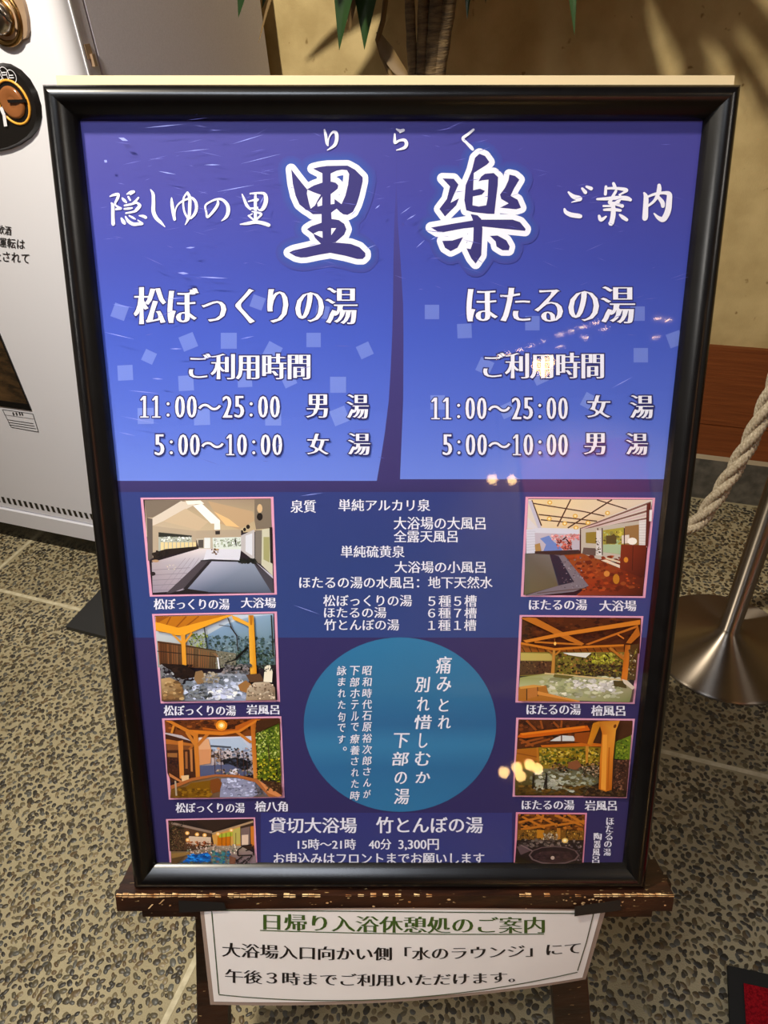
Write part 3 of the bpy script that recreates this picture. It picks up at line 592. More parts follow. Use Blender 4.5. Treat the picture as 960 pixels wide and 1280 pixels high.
# 2 open air rock bath under a yellow timber roof
p = photo('photograph of an open air rock bath with yellow timber roof', 185, 760, 5.647, [(28, 42), (910, 25), (932, 662), (90, 674)])
p.P([(50, 60), (885, 42), (900, 400), (70, 420)], [(228, 232, 240), (206, 220, 236), (120, 140, 140), (170, 180, 176)])
p.P([(400, 200), (560, 110), (720, 60), (885, 46), (895, 400), (420, 400)], [(150, 176, 204), (168, 190, 214), (184, 204, 224), (160, 186, 210), (112, 136, 134), (130, 150, 150)])
p.scat(430, 200, 890, 400, 170, 8, 24, [(110, 136, 150), (130, 156, 172), (92, 116, 118), (150, 172, 180), (80, 100, 92)], 1.2); p.scat(620, 300, 890, 430, 110, 6, 16, [(70, 92, 78), (96, 120, 104), (130, 150, 140), (54, 70, 62)], 1.2)
p.scat(290, 180, 420, 330, 90, 6, 15, [(150, 168, 70), (120, 146, 70), (190, 200, 110), (90, 112, 60)], .9)
p.P([(66, 232), (240, 255), (480, 300), (480, 430), (280, 420), (80, 400)], [(130, 84, 50), (142, 92, 54), (140, 124, 96), (110, 100, 80), (124, 86, 56), (112, 74, 48)])
for i in range(26): p.L(75+i*16, 240+i*3, 82+i*15.5, 400+i*1, 4, random.choice([(92, 62, 42), (168, 116, 72), (110, 76, 50), (182, 132, 90)]))
p.L(66, 305, 480, 345, 7, (74, 54, 42)); p.L(66, 240, 480, 300, 7, (82, 62, 48)); p.P([(480, 300), (620, 320), (620, 400), (480, 430)], (150, 146, 130)); p.scat(480, 300, 640, 420, 60, 4, 12, [(120, 126, 110), (86, 88, 80), (170, 170, 160)], 1.3)
p.L(395, 130, 420, 280, 7, (48, 46, 50)); p.L(560, 60, 590, 140, 7, (80, 76, 80)); p.L(580, 130, 630, 200, 9, (70, 62, 64)); p.L(625, 195, 635, 300, 7, (74, 64, 64)); p.L(500, 120, 580, 130, 5, (90, 86, 92)); p.L(620, 360, 705, 275, 15, (30, 28, 30)); p.L(545, 390, 625, 360, 8, (46, 44, 44)); p.L(870, 50, 885, 340, 10, (60, 70, 62))
p.P([(52, 60), (570, 50), (560, 66), (250, 195), (210, 190), (55, 160)], (206, 142, 44)); p.P([(58, 62), (150, 60), (60, 110)], (176, 112, 40)); 
for a in ((160, 62, 130, 120), (270, 60, 195, 140), (360, 58, 240, 150)): p.L(*a, 9, (168, 106, 34))
p.P([(52, 98), (215, 140), (560, 50), (600, 50), (250, 195), (205, 192), (55, 155)], (244, 184, 64)); p.P([(590, 50), (640, 70), (720, 110), (720, 135), (600, 80)], (240, 190, 84))
p.P([(232, 185), (262, 190), (272, 405), (242, 400)], (234, 176, 72)); p.L(170, 180, 240, 250, 14, (232, 176, 74)); p.L(310, 175, 262, 240, 14, (232, 176, 74))
p.P([(708, 50), (745, 50), (768, 470), (722, 470)], [(240, 188, 70), (232, 176, 56), (226, 164, 44), (244, 196, 90)]); p.P([(715, 50), (742, 50), (735, 120), (722, 120)], (200, 140, 46))
p.P([(85, 440), (250, 540), (420, 470), (640, 440), (720, 470), (690, 655), (95, 658)], [(150, 150, 152), (150, 158, 168), (190, 192, 200), (160, 170, 180), (170, 176, 190), (170, 180, 206), (140, 140, 140)])
p.scat(260, 480, 690, 640, 110, 10, 30, [(196, 204, 226), (160, 168, 184), (214, 220, 238), (128, 136, 146)], 1.6); p.scat(430, 570, 620, 640, 30, 10, 28, [(232, 236, 250), (208, 214, 238)], 1.6); p.scat(270, 555, 440, 640, 26, 10, 22, [(96, 100, 104), (150, 154, 158)], 1.5)
p.L(490, 335, 502, 430, 10, (238, 240, 246)); p.P([(450, 318), (480, 318), (500, 345), (490, 350)], (160, 130, 100))
p.scat(530, 400, 720, 460, 40, 10, 22, [(96, 96, 98), (140, 138, 142), (170, 160, 160)], 1.3); p.scat(90, 400, 260, 520, 30, 12, 26, [(150, 150, 156), (110, 110, 118), (176, 176, 180)], 1.3)
p.P([(90, 390), (150, 395), (250, 400), (335, 450), (320, 490), (240, 505), (200, 480), (160, 440), (110, 410)], (58, 40, 34)); p.scat(170, 400, 320, 490, 20, 8, 20, [(72, 52, 44), (44, 32, 30)], 1.5)
p.P([(335, 450), (380, 440), (405, 480), (390, 530), (350, 540), (325, 500)], (166, 138, 104)); p.scat(390, 450, 500, 530, 26, 10, 20, [(186, 176, 158), (150, 142, 128), (200, 192, 180)], 1.4)
p.P([(92, 500), (150, 490), (225, 525), (250, 580), (240, 652), (96, 655)], [(206, 180, 140), (200, 172, 130), (190, 158, 112), (150, 116, 76), (120, 90, 62), (130, 100, 70)]); p.scat(100, 520, 240, 640, 22, 8, 26, [(180, 150, 108), (150, 120, 84), (206, 182, 142)], 1.8)
p.P([(690, 470), (790, 462), (820, 515), (720, 525)], (120, 92, 70)); p.P([(635, 545), (690, 510), (730, 540), (700, 600), (650, 585)], (178, 138, 90)); p.P([(700, 570), (750, 525), (850, 520), (895, 560), (900, 650), (690, 652)], [(206, 192, 172), (220, 206, 186), (196, 180, 160), (170, 152, 134), (160, 142, 124), (186, 166, 140)]); p.scat(710, 540, 890, 640, 40, 6, 18, [(226, 214, 196), (176, 158, 138), (146, 126, 108)], 1.2)
p.P([(815, 520), (825, 410), (860, 400), (880, 450), (875, 525)], (244, 238, 222)); p.scat(780, 400, 900, 450, 16, 5, 14, [(60, 64, 60), (100, 104, 98)])
p.done()
# 3 octagonal cypress bath in a timber pavilion
p = photo('photograph of a timber pavilion around an octagonal bath at dusk', 195, 890, 5.647, [(42, 45), (885, 30), (908, 605), (90, 618)])
p.P([(60, 62), (875, 45), (880, 200), (70, 200)], (150, 92, 44)); p.P([(60, 62), (875, 45), (800, 110), (560, 130), (250, 130)], (128, 76, 38)); p.scat(100, 60, 860, 120, 60, 6, 22, [(110, 62, 32), (170, 108, 52), (92, 52, 30)], 2.4)
p.P([(290, 180), (690, 170), (690, 440), (300, 460)], [(240, 226, 222), (214, 222, 240), (190, 180, 190), (160, 150, 160)]); p.P([(380, 190), (600, 180), (680, 280), (380, 270)], (196, 210, 230)); p.L(385, 240, 530, 250, 14, (104, 112, 128)); p.scat(390, 255, 690, 420, 120, 8, 22, [(190, 180, 186), (120, 96, 80), (70, 74, 84), (200, 170, 146), (150, 160, 184)], 1.3)
p.P([(470, 340), (560, 320), (670, 350), (660, 400), (560, 410), (480, 380)], (44, 42, 50)); p.scat(490, 330, 660, 400, 40, 8, 18, [(36, 40, 44), (62, 64, 76), (84, 90, 110)], 1.3)
p.P([(310, 380), (520, 370), (690, 440), (560, 460), (310, 455)], (112, 118, 150)); p.P([(520, 420), (560, 398), (585, 405), (570, 440), (530, 445)], (232, 230, 240)); p.scat(420, 405, 680, 455, 30, 6, 15, [(120, 130, 120), (196, 170, 150), (90, 80, 70)], 1.4)
p.P([(295, 200), (370, 190), (390, 270), (385, 360), (305, 375)], (232, 188, 152)); p.P([(305, 265), (388, 262), (385, 362), (305, 375)], (224, 170, 128))
for x in (410, 455, 615, 640, 570): p.L(x, 280, x+8, 450, 4, (96, 64, 54))
p.P([(64, 140), (240, 195), (280, 215), (280, 460), (110, 500), (80, 430)], (96, 60, 42)); p.P([(64, 145), (180, 165), (250, 205), (64, 155)], (206, 196, 200)); p.P([(68, 190), (260, 225), (260, 240), (70, 225)], (196, 132, 66)); p.P([(74, 225), (260, 240), (262, 265), (78, 270)], (150, 100, 60)); p.P([(80, 290), (150, 290), (150, 320), (82, 318)], (176, 128, 80)); p.scat(90, 320, 160, 420, 26, 6, 16, [(70, 40, 44), (110, 70, 60), (50, 36, 40)]); 
p.P([(155, 205), (190, 200), (198, 470), (168, 470)], (226, 158, 82)); p.P([(238, 260), (256, 260), (260, 420), (246, 420)], (206, 150, 96)); p.P([(205, 280), (222, 280), (224, 400), (208, 400)], (180, 126, 80))
p.P([(262, 140), (295, 140), (312, 465), (282, 465)], (216, 150, 70)); p.L(215, 140, 275, 230, 22, (214, 150, 72)); p.L(370, 150, 295, 235, 22, (206, 140, 66)); p.L(232, 265, 262, 235, 14, (190, 128, 62))
p.P([(668, 90), (708, 60), (700, 150), (718, 470), (688, 472)], [(206, 132, 52), (188, 118, 48), (196, 128, 54), (214, 152, 74), (226, 168, 92)]); p.L(570, 140, 670, 215, 20, (214, 146, 72))
p.P([(64, 60), (110, 62), (300, 160), (280, 180)], (216, 146, 62)); p.L(125, 95, 110, 150, 16, (222, 158, 72)); p.P([(230, 125), (320, 130), (470, 140), (590, 120), (700, 55), (740, 50), (600, 140), (470, 165), (300, 155)], (222, 148, 58)); p.P([(330, 108), (460, 128), (560, 120), (560, 100), (680, 50), (720, 46), (580, 130), (470, 140), (330, 125)], (196, 118, 44))
p.D(462, 95, 42, 38, (236, 160, 52)); p.D(462, 95, 26, 24, (255, 214, 110)); p.D(462, 95, 14, 13, (255, 246, 214))
p.P([(705, 150), (870, 80), (885, 480), (720, 470)], (116, 136, 44)); p.scat(705, 110, 885, 330, 170, 6, 17, [(150, 170, 60), (96, 122, 40), (190, 200, 100), (62, 84, 34), (206, 214, 140)]); p.scat(712, 330, 885, 500, 110, 8, 18, [(186, 180, 40), (120, 130, 40), (214, 206, 80), (70, 76, 32), (50, 46, 26)]); p.P([(710, 60), (875, 45), (875, 75), (705, 150)], (96, 62, 36)); p.L(790, 230, 800, 350, 6, (100, 80, 50))
p.P([(105, 530), (250, 470), (420, 445), (560, 448), (700, 480), (860, 600), (100, 608)], [(150, 116, 50), (160, 126, 60), (150, 120, 76), (150, 140, 140), (120, 120, 140), (132, 120, 120), (128, 92, 30)])
p.P([(160, 560), (250, 500), (400, 480), (380, 605), (130, 605)], (150, 112, 24)); p.P([(460, 470), (600, 465), (690, 500), (720, 580), (680, 602), (450, 602)], (168, 170, 196)); p.scat(470, 470, 700, 595, 60, 6, 16, [(190, 192, 216), (150, 152, 178), (210, 214, 236)], 1.8); p.P([(385, 480), (440, 465), (465, 500), (450, 560), (400, 575), (380, 530)], (150, 96, 46)); p.scat(700, 490, 830, 590, 50, 6, 14, [(110, 116, 130), (150, 150, 166), (96, 92, 96)], 1.6); p.scat(150, 540, 380, 600, 30, 8, 20, [(176, 136, 40), (130, 94, 20)], 2)
p.P([(100, 520), (250, 465), (420, 440), (580, 445), (720, 475), (870, 595), (800, 600), (700, 495), (560, 460), (420, 455), (260, 485), (110, 545)], (190, 128, 78)); p.P([(720, 478), (890, 590), (860, 600), (790, 570)], (222, 160, 110)); p.P([(735, 480), (885, 500), (890, 590)], (96, 62, 44)); p.scat(780, 500, 888, 560, 20, 8, 14, [(60, 50, 34), (130, 106, 70)])
p.P([(92, 430), (190, 490), (170, 495), (95, 455)], (206, 146, 96)); p.P([(175, 450), (232, 445), (232, 475), (185, 490)], (236, 206, 166)); p.P([(130, 485), (142, 485), (150, 590), (138, 592)], (196, 180, 160))
p.done()
# 4 blue lit bath, lower left
p = photo('photograph of a bath with glowing blue water and lit terrace', 200, 1010, 7.385, [(55, 102), (878, 86), (900, 575), (95, 580)], bw=1.3, closed=False)
p.P([(75, 115), (865, 100), (870, 380), (90, 400)], (92, 70, 56)); p.P([(100, 120), (865, 105), (500, 240), (440, 215)], (66, 52, 46)); p.P([(320, 115), (740, 105), (520, 215), (460, 210)], (78, 60, 50)); p.L(105, 140, 480, 225, 22, (170, 150, 136)); p.L(480, 240, 860, 125, 18, (196, 170, 140))
p.P([(105, 150), (470, 235), (470, 360), (120, 400)], (112, 84, 64)); p.P([(270, 260), (470, 270), (470, 350), (240, 330)], (226, 206, 186)); p.P([(480, 250), (740, 170), (745, 350), (500, 350)], (224, 178, 104)); p.P([(530, 260), (650, 240), (650, 350), (530, 345)], (214, 140, 30)); p.P([(540, 245), (670, 215), (670, 260), (545, 275)], (190, 200, 80)); p.P([(670, 200), (740, 180), (740, 330), (680, 340)], (206, 196, 120)); p.P([(745, 190), (830, 170), (830, 340), (750, 350)], (150, 130, 126)); p.P([(755, 250), (815, 245), (815, 340), (755, 340)], (236, 214, 196)); p.P([(835, 170), (868, 165), (872, 380), (840, 340)], (222, 150, 66))
for x in (570, 610, 650, 700): p.L(x, 230, x, 350, 5, (120, 80, 40))
for x, y in ((252, 232), (342, 244), (412, 250), (535, 240), (658, 205), (256, 295)): p.D(x, y, 20, 18, (250, 200, 120)); p.D(x, y, 10, 9, (255, 244, 210))
p.scat(80, 130, 220, 420, 130, 7, 15, [(40, 36, 32), (90, 76, 56), (150, 128, 92), (28, 28, 28), (70, 78, 50)]); p.scat(240, 310, 480, 350, 30, 6, 16, [(170, 96, 50), (206, 150, 100), (110, 70, 50)], 1.5)
p.P([(100, 400), (260, 400), (500, 350), (740, 350), (880, 420), (890, 572), (105, 575)], [(150, 128, 90), (150, 128, 110), (196, 168, 160), (190, 178, 160), (170, 150, 150), (150, 136, 152), (110, 104, 96)]); p.scat(250, 340, 720, 430, 70, 8, 20, [(226, 206, 196), (186, 170, 160), (140, 150, 130), (236, 226, 210)], .8)
p.P([(150, 540), (280, 440), (440, 410), (480, 460), (400, 520), (240, 550)], (36, 120, 196)); p.scat(240, 430, 460, 530, 40, 10, 26, [(40, 130, 210), (30, 104, 176), (60, 156, 226)], 1.8); p.scat(480, 400, 640, 530, 60, 10, 24, [(80, 140, 150), (110, 160, 150), (130, 140, 130), (60, 130, 180)], 1.5); p.scat(110, 500, 480, 560, 40, 10, 24, [(96, 110, 110), (120, 120, 104), (80, 90, 96)], 1.8); p.P([(105, 420), (280, 405), (270, 430), (110, 465)], (170, 140, 90)); p.P([(110, 465), (230, 445), (130, 540), (108, 560)], (120, 96, 66))
for a in ((715, 390, 770, 350), (770, 350, 850, 340), (860, 345, 862, 435), (715, 390, 718, 440), (720, 440, 850, 435), (700, 490, 760, 450), (740, 520, 820, 460), (770, 540, 850, 440), (790, 395, 820, 385), (700, 500, 740, 530)): p.L(*a, 11, (54, 46, 48))
p.scat(700, 470, 850, 540, 26, 6, 14, [(70, 60, 62), (176, 156, 160), (60, 54, 58)]); p.P([(640, 440), (700, 460), (690, 540), (650, 570), (700, 572), (640, 572)], (150, 110, 90))
p.done()
# 5 large indoor bath with red floor
p = photo('photograph of an indoor bath hall with a red brown floor', 645, 615, 5.333, [(64, 32), (928, 38), (862, 706), (32, 698)])
p.P([(82, 48), (910, 52), (880, 270), (70, 300)], (228, 222, 214)); p.P([(105, 50), (890, 52), (430, 240), (165, 240)], [(238, 220, 176), (232, 220, 206), (226, 206, 170), (236, 220, 190)])
for a in ((105, 55, 170, 225), (365, 50, 275, 230), (640, 52, 345, 240)): p.L(*a, 9, (96, 72, 50))
for a in ((110, 75, 450, 130), (150, 150, 540, 195), (165, 185, 480, 215), (540, 52, 740, 115), (450, 130, 590, 160)): p.L(*a, 8, (96, 70, 56))
for x, y in ((225, 70), (395, 160), (222, 178), (610, 140), (325, 210), (400, 238), (480, 205)): p.D(x, y, 17, 15, (232, 196, 110)); p.D(x, y, 8, 7, (255, 240, 200))
p.P([(80, 60), (105, 60), (170, 240), (150, 250)], (206, 206, 222)); p.P([(78, 170), (150, 245), (75, 240)], (226, 224, 230))
for i in range(6): p.P([(430+i*10, 240+i*3), (900-i*2, 62+i*26), (898-i*2, 76+i*26), (440+i*10, 246+i*3)], ((150, 120, 112), (222, 204, 204))[i % 2])
p.P([(70, 250), (170, 238), (420, 250), (420, 410), (68, 410)], (222, 224, 236)); 
for i in range(8): p.L(70, 262+i*18, 130, 262+i*17, 2, (190, 192, 206))
p.P([(125, 272), (425, 282), (425, 390), (130, 402)], (206, 200, 212)); p.P([(160, 310), (220, 290), (250, 330), (300, 370), (310, 395), (180, 400), (200, 350)], (132, 160, 216)); p.scat(240, 285, 420, 320, 40, 6, 16, [(232, 170, 170), (240, 200, 196), (220, 150, 150)], 1.3); p.scat(270, 320, 370, 380, 30, 8, 18, [(200, 116, 106), (226, 150, 136), (150, 80, 76)], 1.2); p.L(310, 320, 335, 300, 8, (50, 40, 44)); p.L(335, 315, 360, 345, 8, (60, 46, 48)); p.L(275, 320, 285, 335, 6, (80, 60, 60)); p.P([(125, 350), (160, 340), (170, 400), (130, 402)], (190, 160, 110))
p.P([(425, 250), (830, 190), (830, 500), (430, 425)], (206, 200, 190)); p.P([(465, 270), (535, 265), (535, 345), (465, 340)], (166, 150, 76)); p.P([(580, 255), (720, 235), (720, 420), (580, 400)], (186, 180, 90)); p.scat(590, 260, 715, 390, 34, 8, 22, [(206, 196, 100), (150, 150, 90), (186, 206, 160), (120, 110, 60)], 1.3); p.P([(600, 290), (670, 290), (670, 345), (600, 345)], (110, 104, 66)); p.P([(580, 350), (700, 350), (700, 415), (580, 400)], (186, 206, 176)); p.P([(725, 230), (830, 215), (830, 360), (725, 370)], (170, 140, 96)); p.P([(705, 290), (755, 285), (755, 340), (705, 345)], (232, 222, 214)); p.D(775, 328, 32, 24, (250, 246, 240))
for x in (430, 545, 575, 722): p.L(x, 240, x, 420, 7, (86, 66, 56))
p.P([(535, 255), (570, 255), (572, 425), (535, 420)], (228, 226, 226)); p.scat(530, 310, 565, 420, 12, 6, 12, [(60, 70, 50), (140, 120, 90)]); p.P([(450, 370), (530, 375), (530, 425), (440, 415)], (120, 110, 104))
p.P([(820, 190), (880, 180), (872, 370), (820, 355)], (232, 230, 230)); 
for i in range(9): p.L(822, 200+i*18, 876, 196+i*19, 2, (196, 190, 190))
p.P([(300, 410), (425, 405), (700, 500), (860, 460), (845, 688), (400, 690), (480, 625), (300, 440)], [(170, 110, 60), (170, 106, 56), (160, 88, 46), (120, 60, 40), (86, 50, 34), (170, 90, 60), (176, 84, 44), (176, 106, 58)]); p.scat(340, 430, 820, 660, 90, 8, 26, [(180, 92, 46), (150, 78, 42), (190, 110, 60), (134, 66, 40)], 1.8); p.D(605, 545, 20, 20, (222, 160, 90)); p.D(668, 580, 22, 34, (206, 150, 60)); p.P([(565, 455), (600, 450), (700, 490), (695, 508)], (236, 222, 204)); p.L(600, 440, 700, 470, 12, (226, 214, 190))
p.P([(700, 350), (870, 355), (855, 560), (830, 570), (692, 510)], [(150, 76, 44), (128, 62, 40), (90, 46, 34), (96, 48, 34), (140, 70, 44)]); p.L(780, 360, 775, 525, 5, (90, 44, 30)); p.D(733, 452, 15, 18, (222, 160, 70)); p.P([(872, 80), (900, 70), (880, 360), (862, 360)], (110, 60, 50)); p.P([(890, 120), (908, 118), (905, 195), (888, 195)], (240, 236, 240))
p.P([(60, 410), (285, 400), (385, 600), (290, 620), (55, 688)], [(110, 110, 112), (120, 124, 136), (104, 116, 130), (96, 104, 116), (110, 108, 96)]); p.P([(60, 415), (220, 405), (280, 625), (100, 675), (55, 685)], [(126, 124, 118), (140, 138, 136), (126, 120, 98), (132, 124, 98), (126, 120, 96)]); p.P([(220, 405), (285, 430), (385, 600), (285, 620)], (44, 62, 84)); p.P([(285, 425), (320, 420), (485, 625), (385, 665), (150, 690), (60, 690), (280, 625), (388, 600)], (146, 140, 150)); p.scat(300, 430, 460, 640, 30, 4, 10, [(176, 170, 180), (120, 112, 124)], 1.4); p.P([(125, 395), (420, 385), (430, 410), (300, 420), (125, 412)], (74, 66, 64)); p.L(140, 675, 470, 640, 5, (120, 100, 96))
p.done()
# 6 cypress bath
p = photo('photograph of a milky cypress bath under a wide timber roof', 640, 762, 5.647, [(54, 38), (928, 46), (866, 666), (24, 656)])
p.P([(70, 54), (912, 62), (900, 310), (62, 300)], (104, 62, 30)); p.scat(80, 60, 900, 220, 90, 10, 30, [(92, 54, 28), (120, 74, 36), (74, 44, 26), (110, 64, 30)], 2)
p.P([(62, 235), (300, 290), (790, 255), (790, 305), (420, 300), (60, 300)], (170, 110, 44)); 
for i in range(14): p.L(70+i*50, 255+abs(i-5)*2, 90+i*50, 300, 6, (96, 60, 30))
p.P([(62, 300), (800, 300), (830, 500), (400, 460), (56, 470)], (150, 140, 70)); p.P([(62, 305), (290, 310), (290, 360), (60, 360)], (206, 190, 120)); p.P([(62, 360), (285, 365), (285, 450), (56, 465)], (110, 84, 60)); p.scat(60, 365, 285, 450, 40, 6, 16, [(90, 66, 52), (140, 110, 76), (70, 54, 46)]); p.scat(310, 310, 790, 470, 200, 7, 18, [(150, 150, 60), (186, 176, 90), (110, 112, 52), (80, 76, 44), (196, 150, 90), (64, 60, 40)], 1.2); p.scat(460, 390, 780, 490, 80, 8, 18, [(84, 76, 56), (110, 100, 66), (60, 54, 44)], 1.4); p.P([(360, 305), (560, 305), (520, 340), (400, 320)], (236, 236, 228)); p.scat(560, 310, 720, 380, 40, 8, 18, [(186, 186, 70), (206, 200, 100)])
p.P([(62, 295), (290, 330), (288, 345), (62, 315)], (232, 220, 180)) if False else None
p.P([(56, 480), (250, 448), (440, 470), (760, 500), (860, 550), (830, 655), (400, 640), (200, 580), (50, 545)], [(176, 178, 120), (186, 182, 120), (206, 206, 180), (190, 190, 160), (176, 170, 140), (150, 156, 110), (190, 190, 150), (190, 196, 160), (196, 200, 160)])
p.scat(200, 480, 780, 620, 80, 10, 30, [(206, 206, 180), (222, 220, 206), (186, 186, 150), (170, 174, 136)], 2.2); p.scat(440, 500, 720, 570, 30, 14, 30, [(236, 232, 230), (222, 218, 214)], 1.6); p.P([(715, 500), (800, 505), (810, 555), (720, 540)], (96, 84, 40)); p.L(230, 450, 780, 497, 10, (226, 206, 160)); p.P([(300, 455), (440, 470), (400, 490), (290, 475)], (130, 124, 70))
p.P([(60, 60), (120, 55), (170, 60), (510, 240), (490, 255), (400, 220)], (206, 138, 56)); p.P([(80, 218), (330, 165), (905, 72), (905, 105), (340, 190), (100, 235)], (222, 152, 62)); p.P([(515, 245), (890, 108), (890, 125), (540, 250)], (206, 136, 56)); p.P([(160, 222), (480, 240), (480, 252), (160, 235)], (206, 140, 60)); p.P([(62, 230), (300, 272), (520, 255), (790, 245), (790, 258), (520, 272), (300, 290), (60, 245)], (216, 146, 56)); p.P([(890, 115), (905, 180), (840, 240), (805, 235)], (200, 130, 50)); p.L(300, 205, 306, 255, 6, (170, 110, 50)); p.D(304, 240, 9, 12, (255, 214, 130)); p.L(745, 175, 790, 205, 10, (226, 150, 70))
p.P([(288, 285), (306, 285), (300, 450), (275, 450)], (206, 158, 84)); p.L(340, 290, 305, 320, 12, (206, 150, 70)); p.L(250, 285, 285, 310, 12, (190, 136, 64)); p.P([(800, 250), (840, 250), (812, 500), (770, 500)], [(186, 116, 40), (206, 140, 60), (226, 150, 60), (222, 140, 44)]); p.L(690, 270, 790, 350, 18, (200, 140, 64)); p.P([(835, 250), (895, 240), (870, 500), (815, 490)], (104, 82, 44)); p.scat(825, 280, 890, 480, 30, 7, 15, [(70, 60, 40), (160, 150, 80), (206, 196, 170), (110, 90, 60)]); p.P([(775, 490), (815, 500), (868, 550), (850, 565), (790, 520)], (226, 214, 200))
p.P([(45, 550), (240, 535), (260, 600), (480, 650), (45, 645)], (190, 134, 60)); p.P([(50, 545), (150, 530), (240, 540), (180, 548), (60, 560)], (222, 172, 96)); p.P([(110, 560), (180, 548), (182, 610), (110, 630)], (200, 140, 76)); p.L(104, 560, 104, 640, 7, (96, 62, 34)); p.L(180, 546, 182, 612, 6, (96, 62, 34)); p.P([(180, 575), (480, 645), (470, 652), (180, 600)], (226, 166, 90)); p.P([(850, 565), (862, 560), (852, 655), (835, 650)], (110, 90, 90))
p.done()
# 7 rock bath with big log post
p = photo('photograph of a rock bath beside a thick log post', 635, 890, 5.647, [(58, 40), (896, 48), (838, 608), (32, 598)])
p.P([(74, 54), (880, 62), (860, 250), (62, 260)], (110, 66, 36)); p.scat(80, 60, 640, 220, 90, 8, 24, [(90, 52, 34), (140, 84, 44), (70, 44, 34), (120, 70, 40)], 1.8); p.P([(760, 70), (880, 66), (875, 160), (760, 210), (600, 220), (640, 100)], (100, 64, 40)); 
for a in ((130, 60, 200, 130), (230, 60, 245, 120), (320, 70, 360, 110), (380, 60, 375, 110), (90, 220, 250, 180), (120, 240, 300, 190), (80, 190, 180, 240)): p.L(*a, 15, (170, 104, 50))
p.P([(295, 205), (340, 180), (380, 165), (460, 170), (480, 205)], (226, 226, 226)); p.L(378, 165, 378, 205, 9, (120, 72, 40))
p.P([(62, 262), (220, 250), (560, 240), (660, 250), (650, 400), (50, 400)], (170, 146, 50)); p.scat(225, 260, 640, 370, 200, 8, 20, [(186, 160, 40), (206, 180, 60), (140, 140, 50), (120, 96, 30), (222, 200, 110), (96, 110, 44)], 1.3); p.P([(60, 262), (215, 255), (215, 340), (60, 370)], (190, 128, 44)); p.L(60, 290, 215, 320, 8, (160, 100, 36))
p.P([(62, 178), (90, 150), (560, 95), (580, 130), (120, 185)], (216, 122, 30)); p.P([(85, 150), (540, 96), (545, 112), (100, 165)], (236, 150, 50)); p.P([(230, 235), (560, 215), (660, 225), (660, 245), (560, 242), (240, 250)], (212, 130, 44)); p.P([(470, 150), (580, 140), (560, 225), (470, 210)], (170, 98, 34)); p.P([(200, 250), (215, 250), (222, 370), (205, 370)], (200, 140, 54)); p.P([(548, 240), (570, 240), (562, 370), (548, 370)], (214, 160, 70)); p.P([(600, 80), (640, 66), (650, 100), (590, 240), (560, 225)], [(214, 150, 40), (222, 160, 60), (206, 150, 50), (210, 140, 50), (226, 160, 50)])
p.P([(760, 210), (870, 165), (858, 340), (750, 330)], (130, 150, 50)); p.scat(765, 195, 862, 330, 60, 7, 16, [(110, 136, 44), (170, 180, 70), (80, 96, 36)])
p.P([(50, 400), (300, 400), (640, 380), (640, 520), (560, 590), (48, 590)], [(120, 110, 60), (140, 140, 120), (130, 126, 96), (120, 116, 90), (90, 76, 40), (100, 84, 36)]); p.scat(160, 420, 600, 560, 140, 8, 24, [(176, 180, 164), (150, 150, 124), (200, 202, 190), (120, 116, 84), (140, 130, 84)], 1.9); p.scat(60, 520, 540, 590, 50, 10, 24, [(110, 84, 36), (140, 110, 50), (86, 66, 30)], 2); p.scat(180, 480, 380, 540, 30, 8, 22, [(206, 204, 190), (180, 180, 160)], 1.8)
p.scat(290, 360, 660, 420, 60, 8, 18, [(90, 70, 50), (140, 106, 76), (190, 150, 110), (60, 50, 38)], 1.3); p.P([(430, 355), (490, 338), (520, 380), (480, 410), (420, 395)], (160, 110, 76)); p.scat(520, 380, 640, 460, 40, 8, 16, [(110, 96, 76), (190, 170, 146), (76, 66, 52)])
p.P([(560, 540), (640, 500), (760, 520), (840, 560), (835, 602), (530, 596)], (66, 48, 34)); p.scat(550, 520, 830, 595, 60, 8, 20, [(52, 40, 32), (96, 74, 50), (120, 92, 60)], 1.4); p.P([(745, 340), (858, 335), (840, 560), (735, 520)], (92, 62, 50)); p.scat(745, 340, 850, 560, 60, 8, 18, [(70, 48, 42), (130, 92, 70), (160, 120, 96), (56, 40, 36)], 1.1)
p.P([(640, 66), (790, 60), (762, 130), (742, 330), (732, 550), (690, 562), (640, 545), (650, 330), (664, 150)], [(206, 140, 50), (222, 160, 70), (232, 176, 80), (222, 150, 60), (206, 130, 40), (226, 150, 50), (206, 130, 40), (226, 150, 56), (214, 140, 50)]); p.P([(670, 160), (700, 160), (690, 555), (655, 545)], (242, 180, 84)); p.D(755, 100, 10, 14, (140, 84, 34), .4); p.L(715, 250, 705, 540, 9, (196, 124, 40))
for x in (180, 272): p.L(x, 430, x-4, 540, 13, (50, 40, 36))
p.L(272, 440, 252, 540, 9, (60, 50, 44))
p.done()
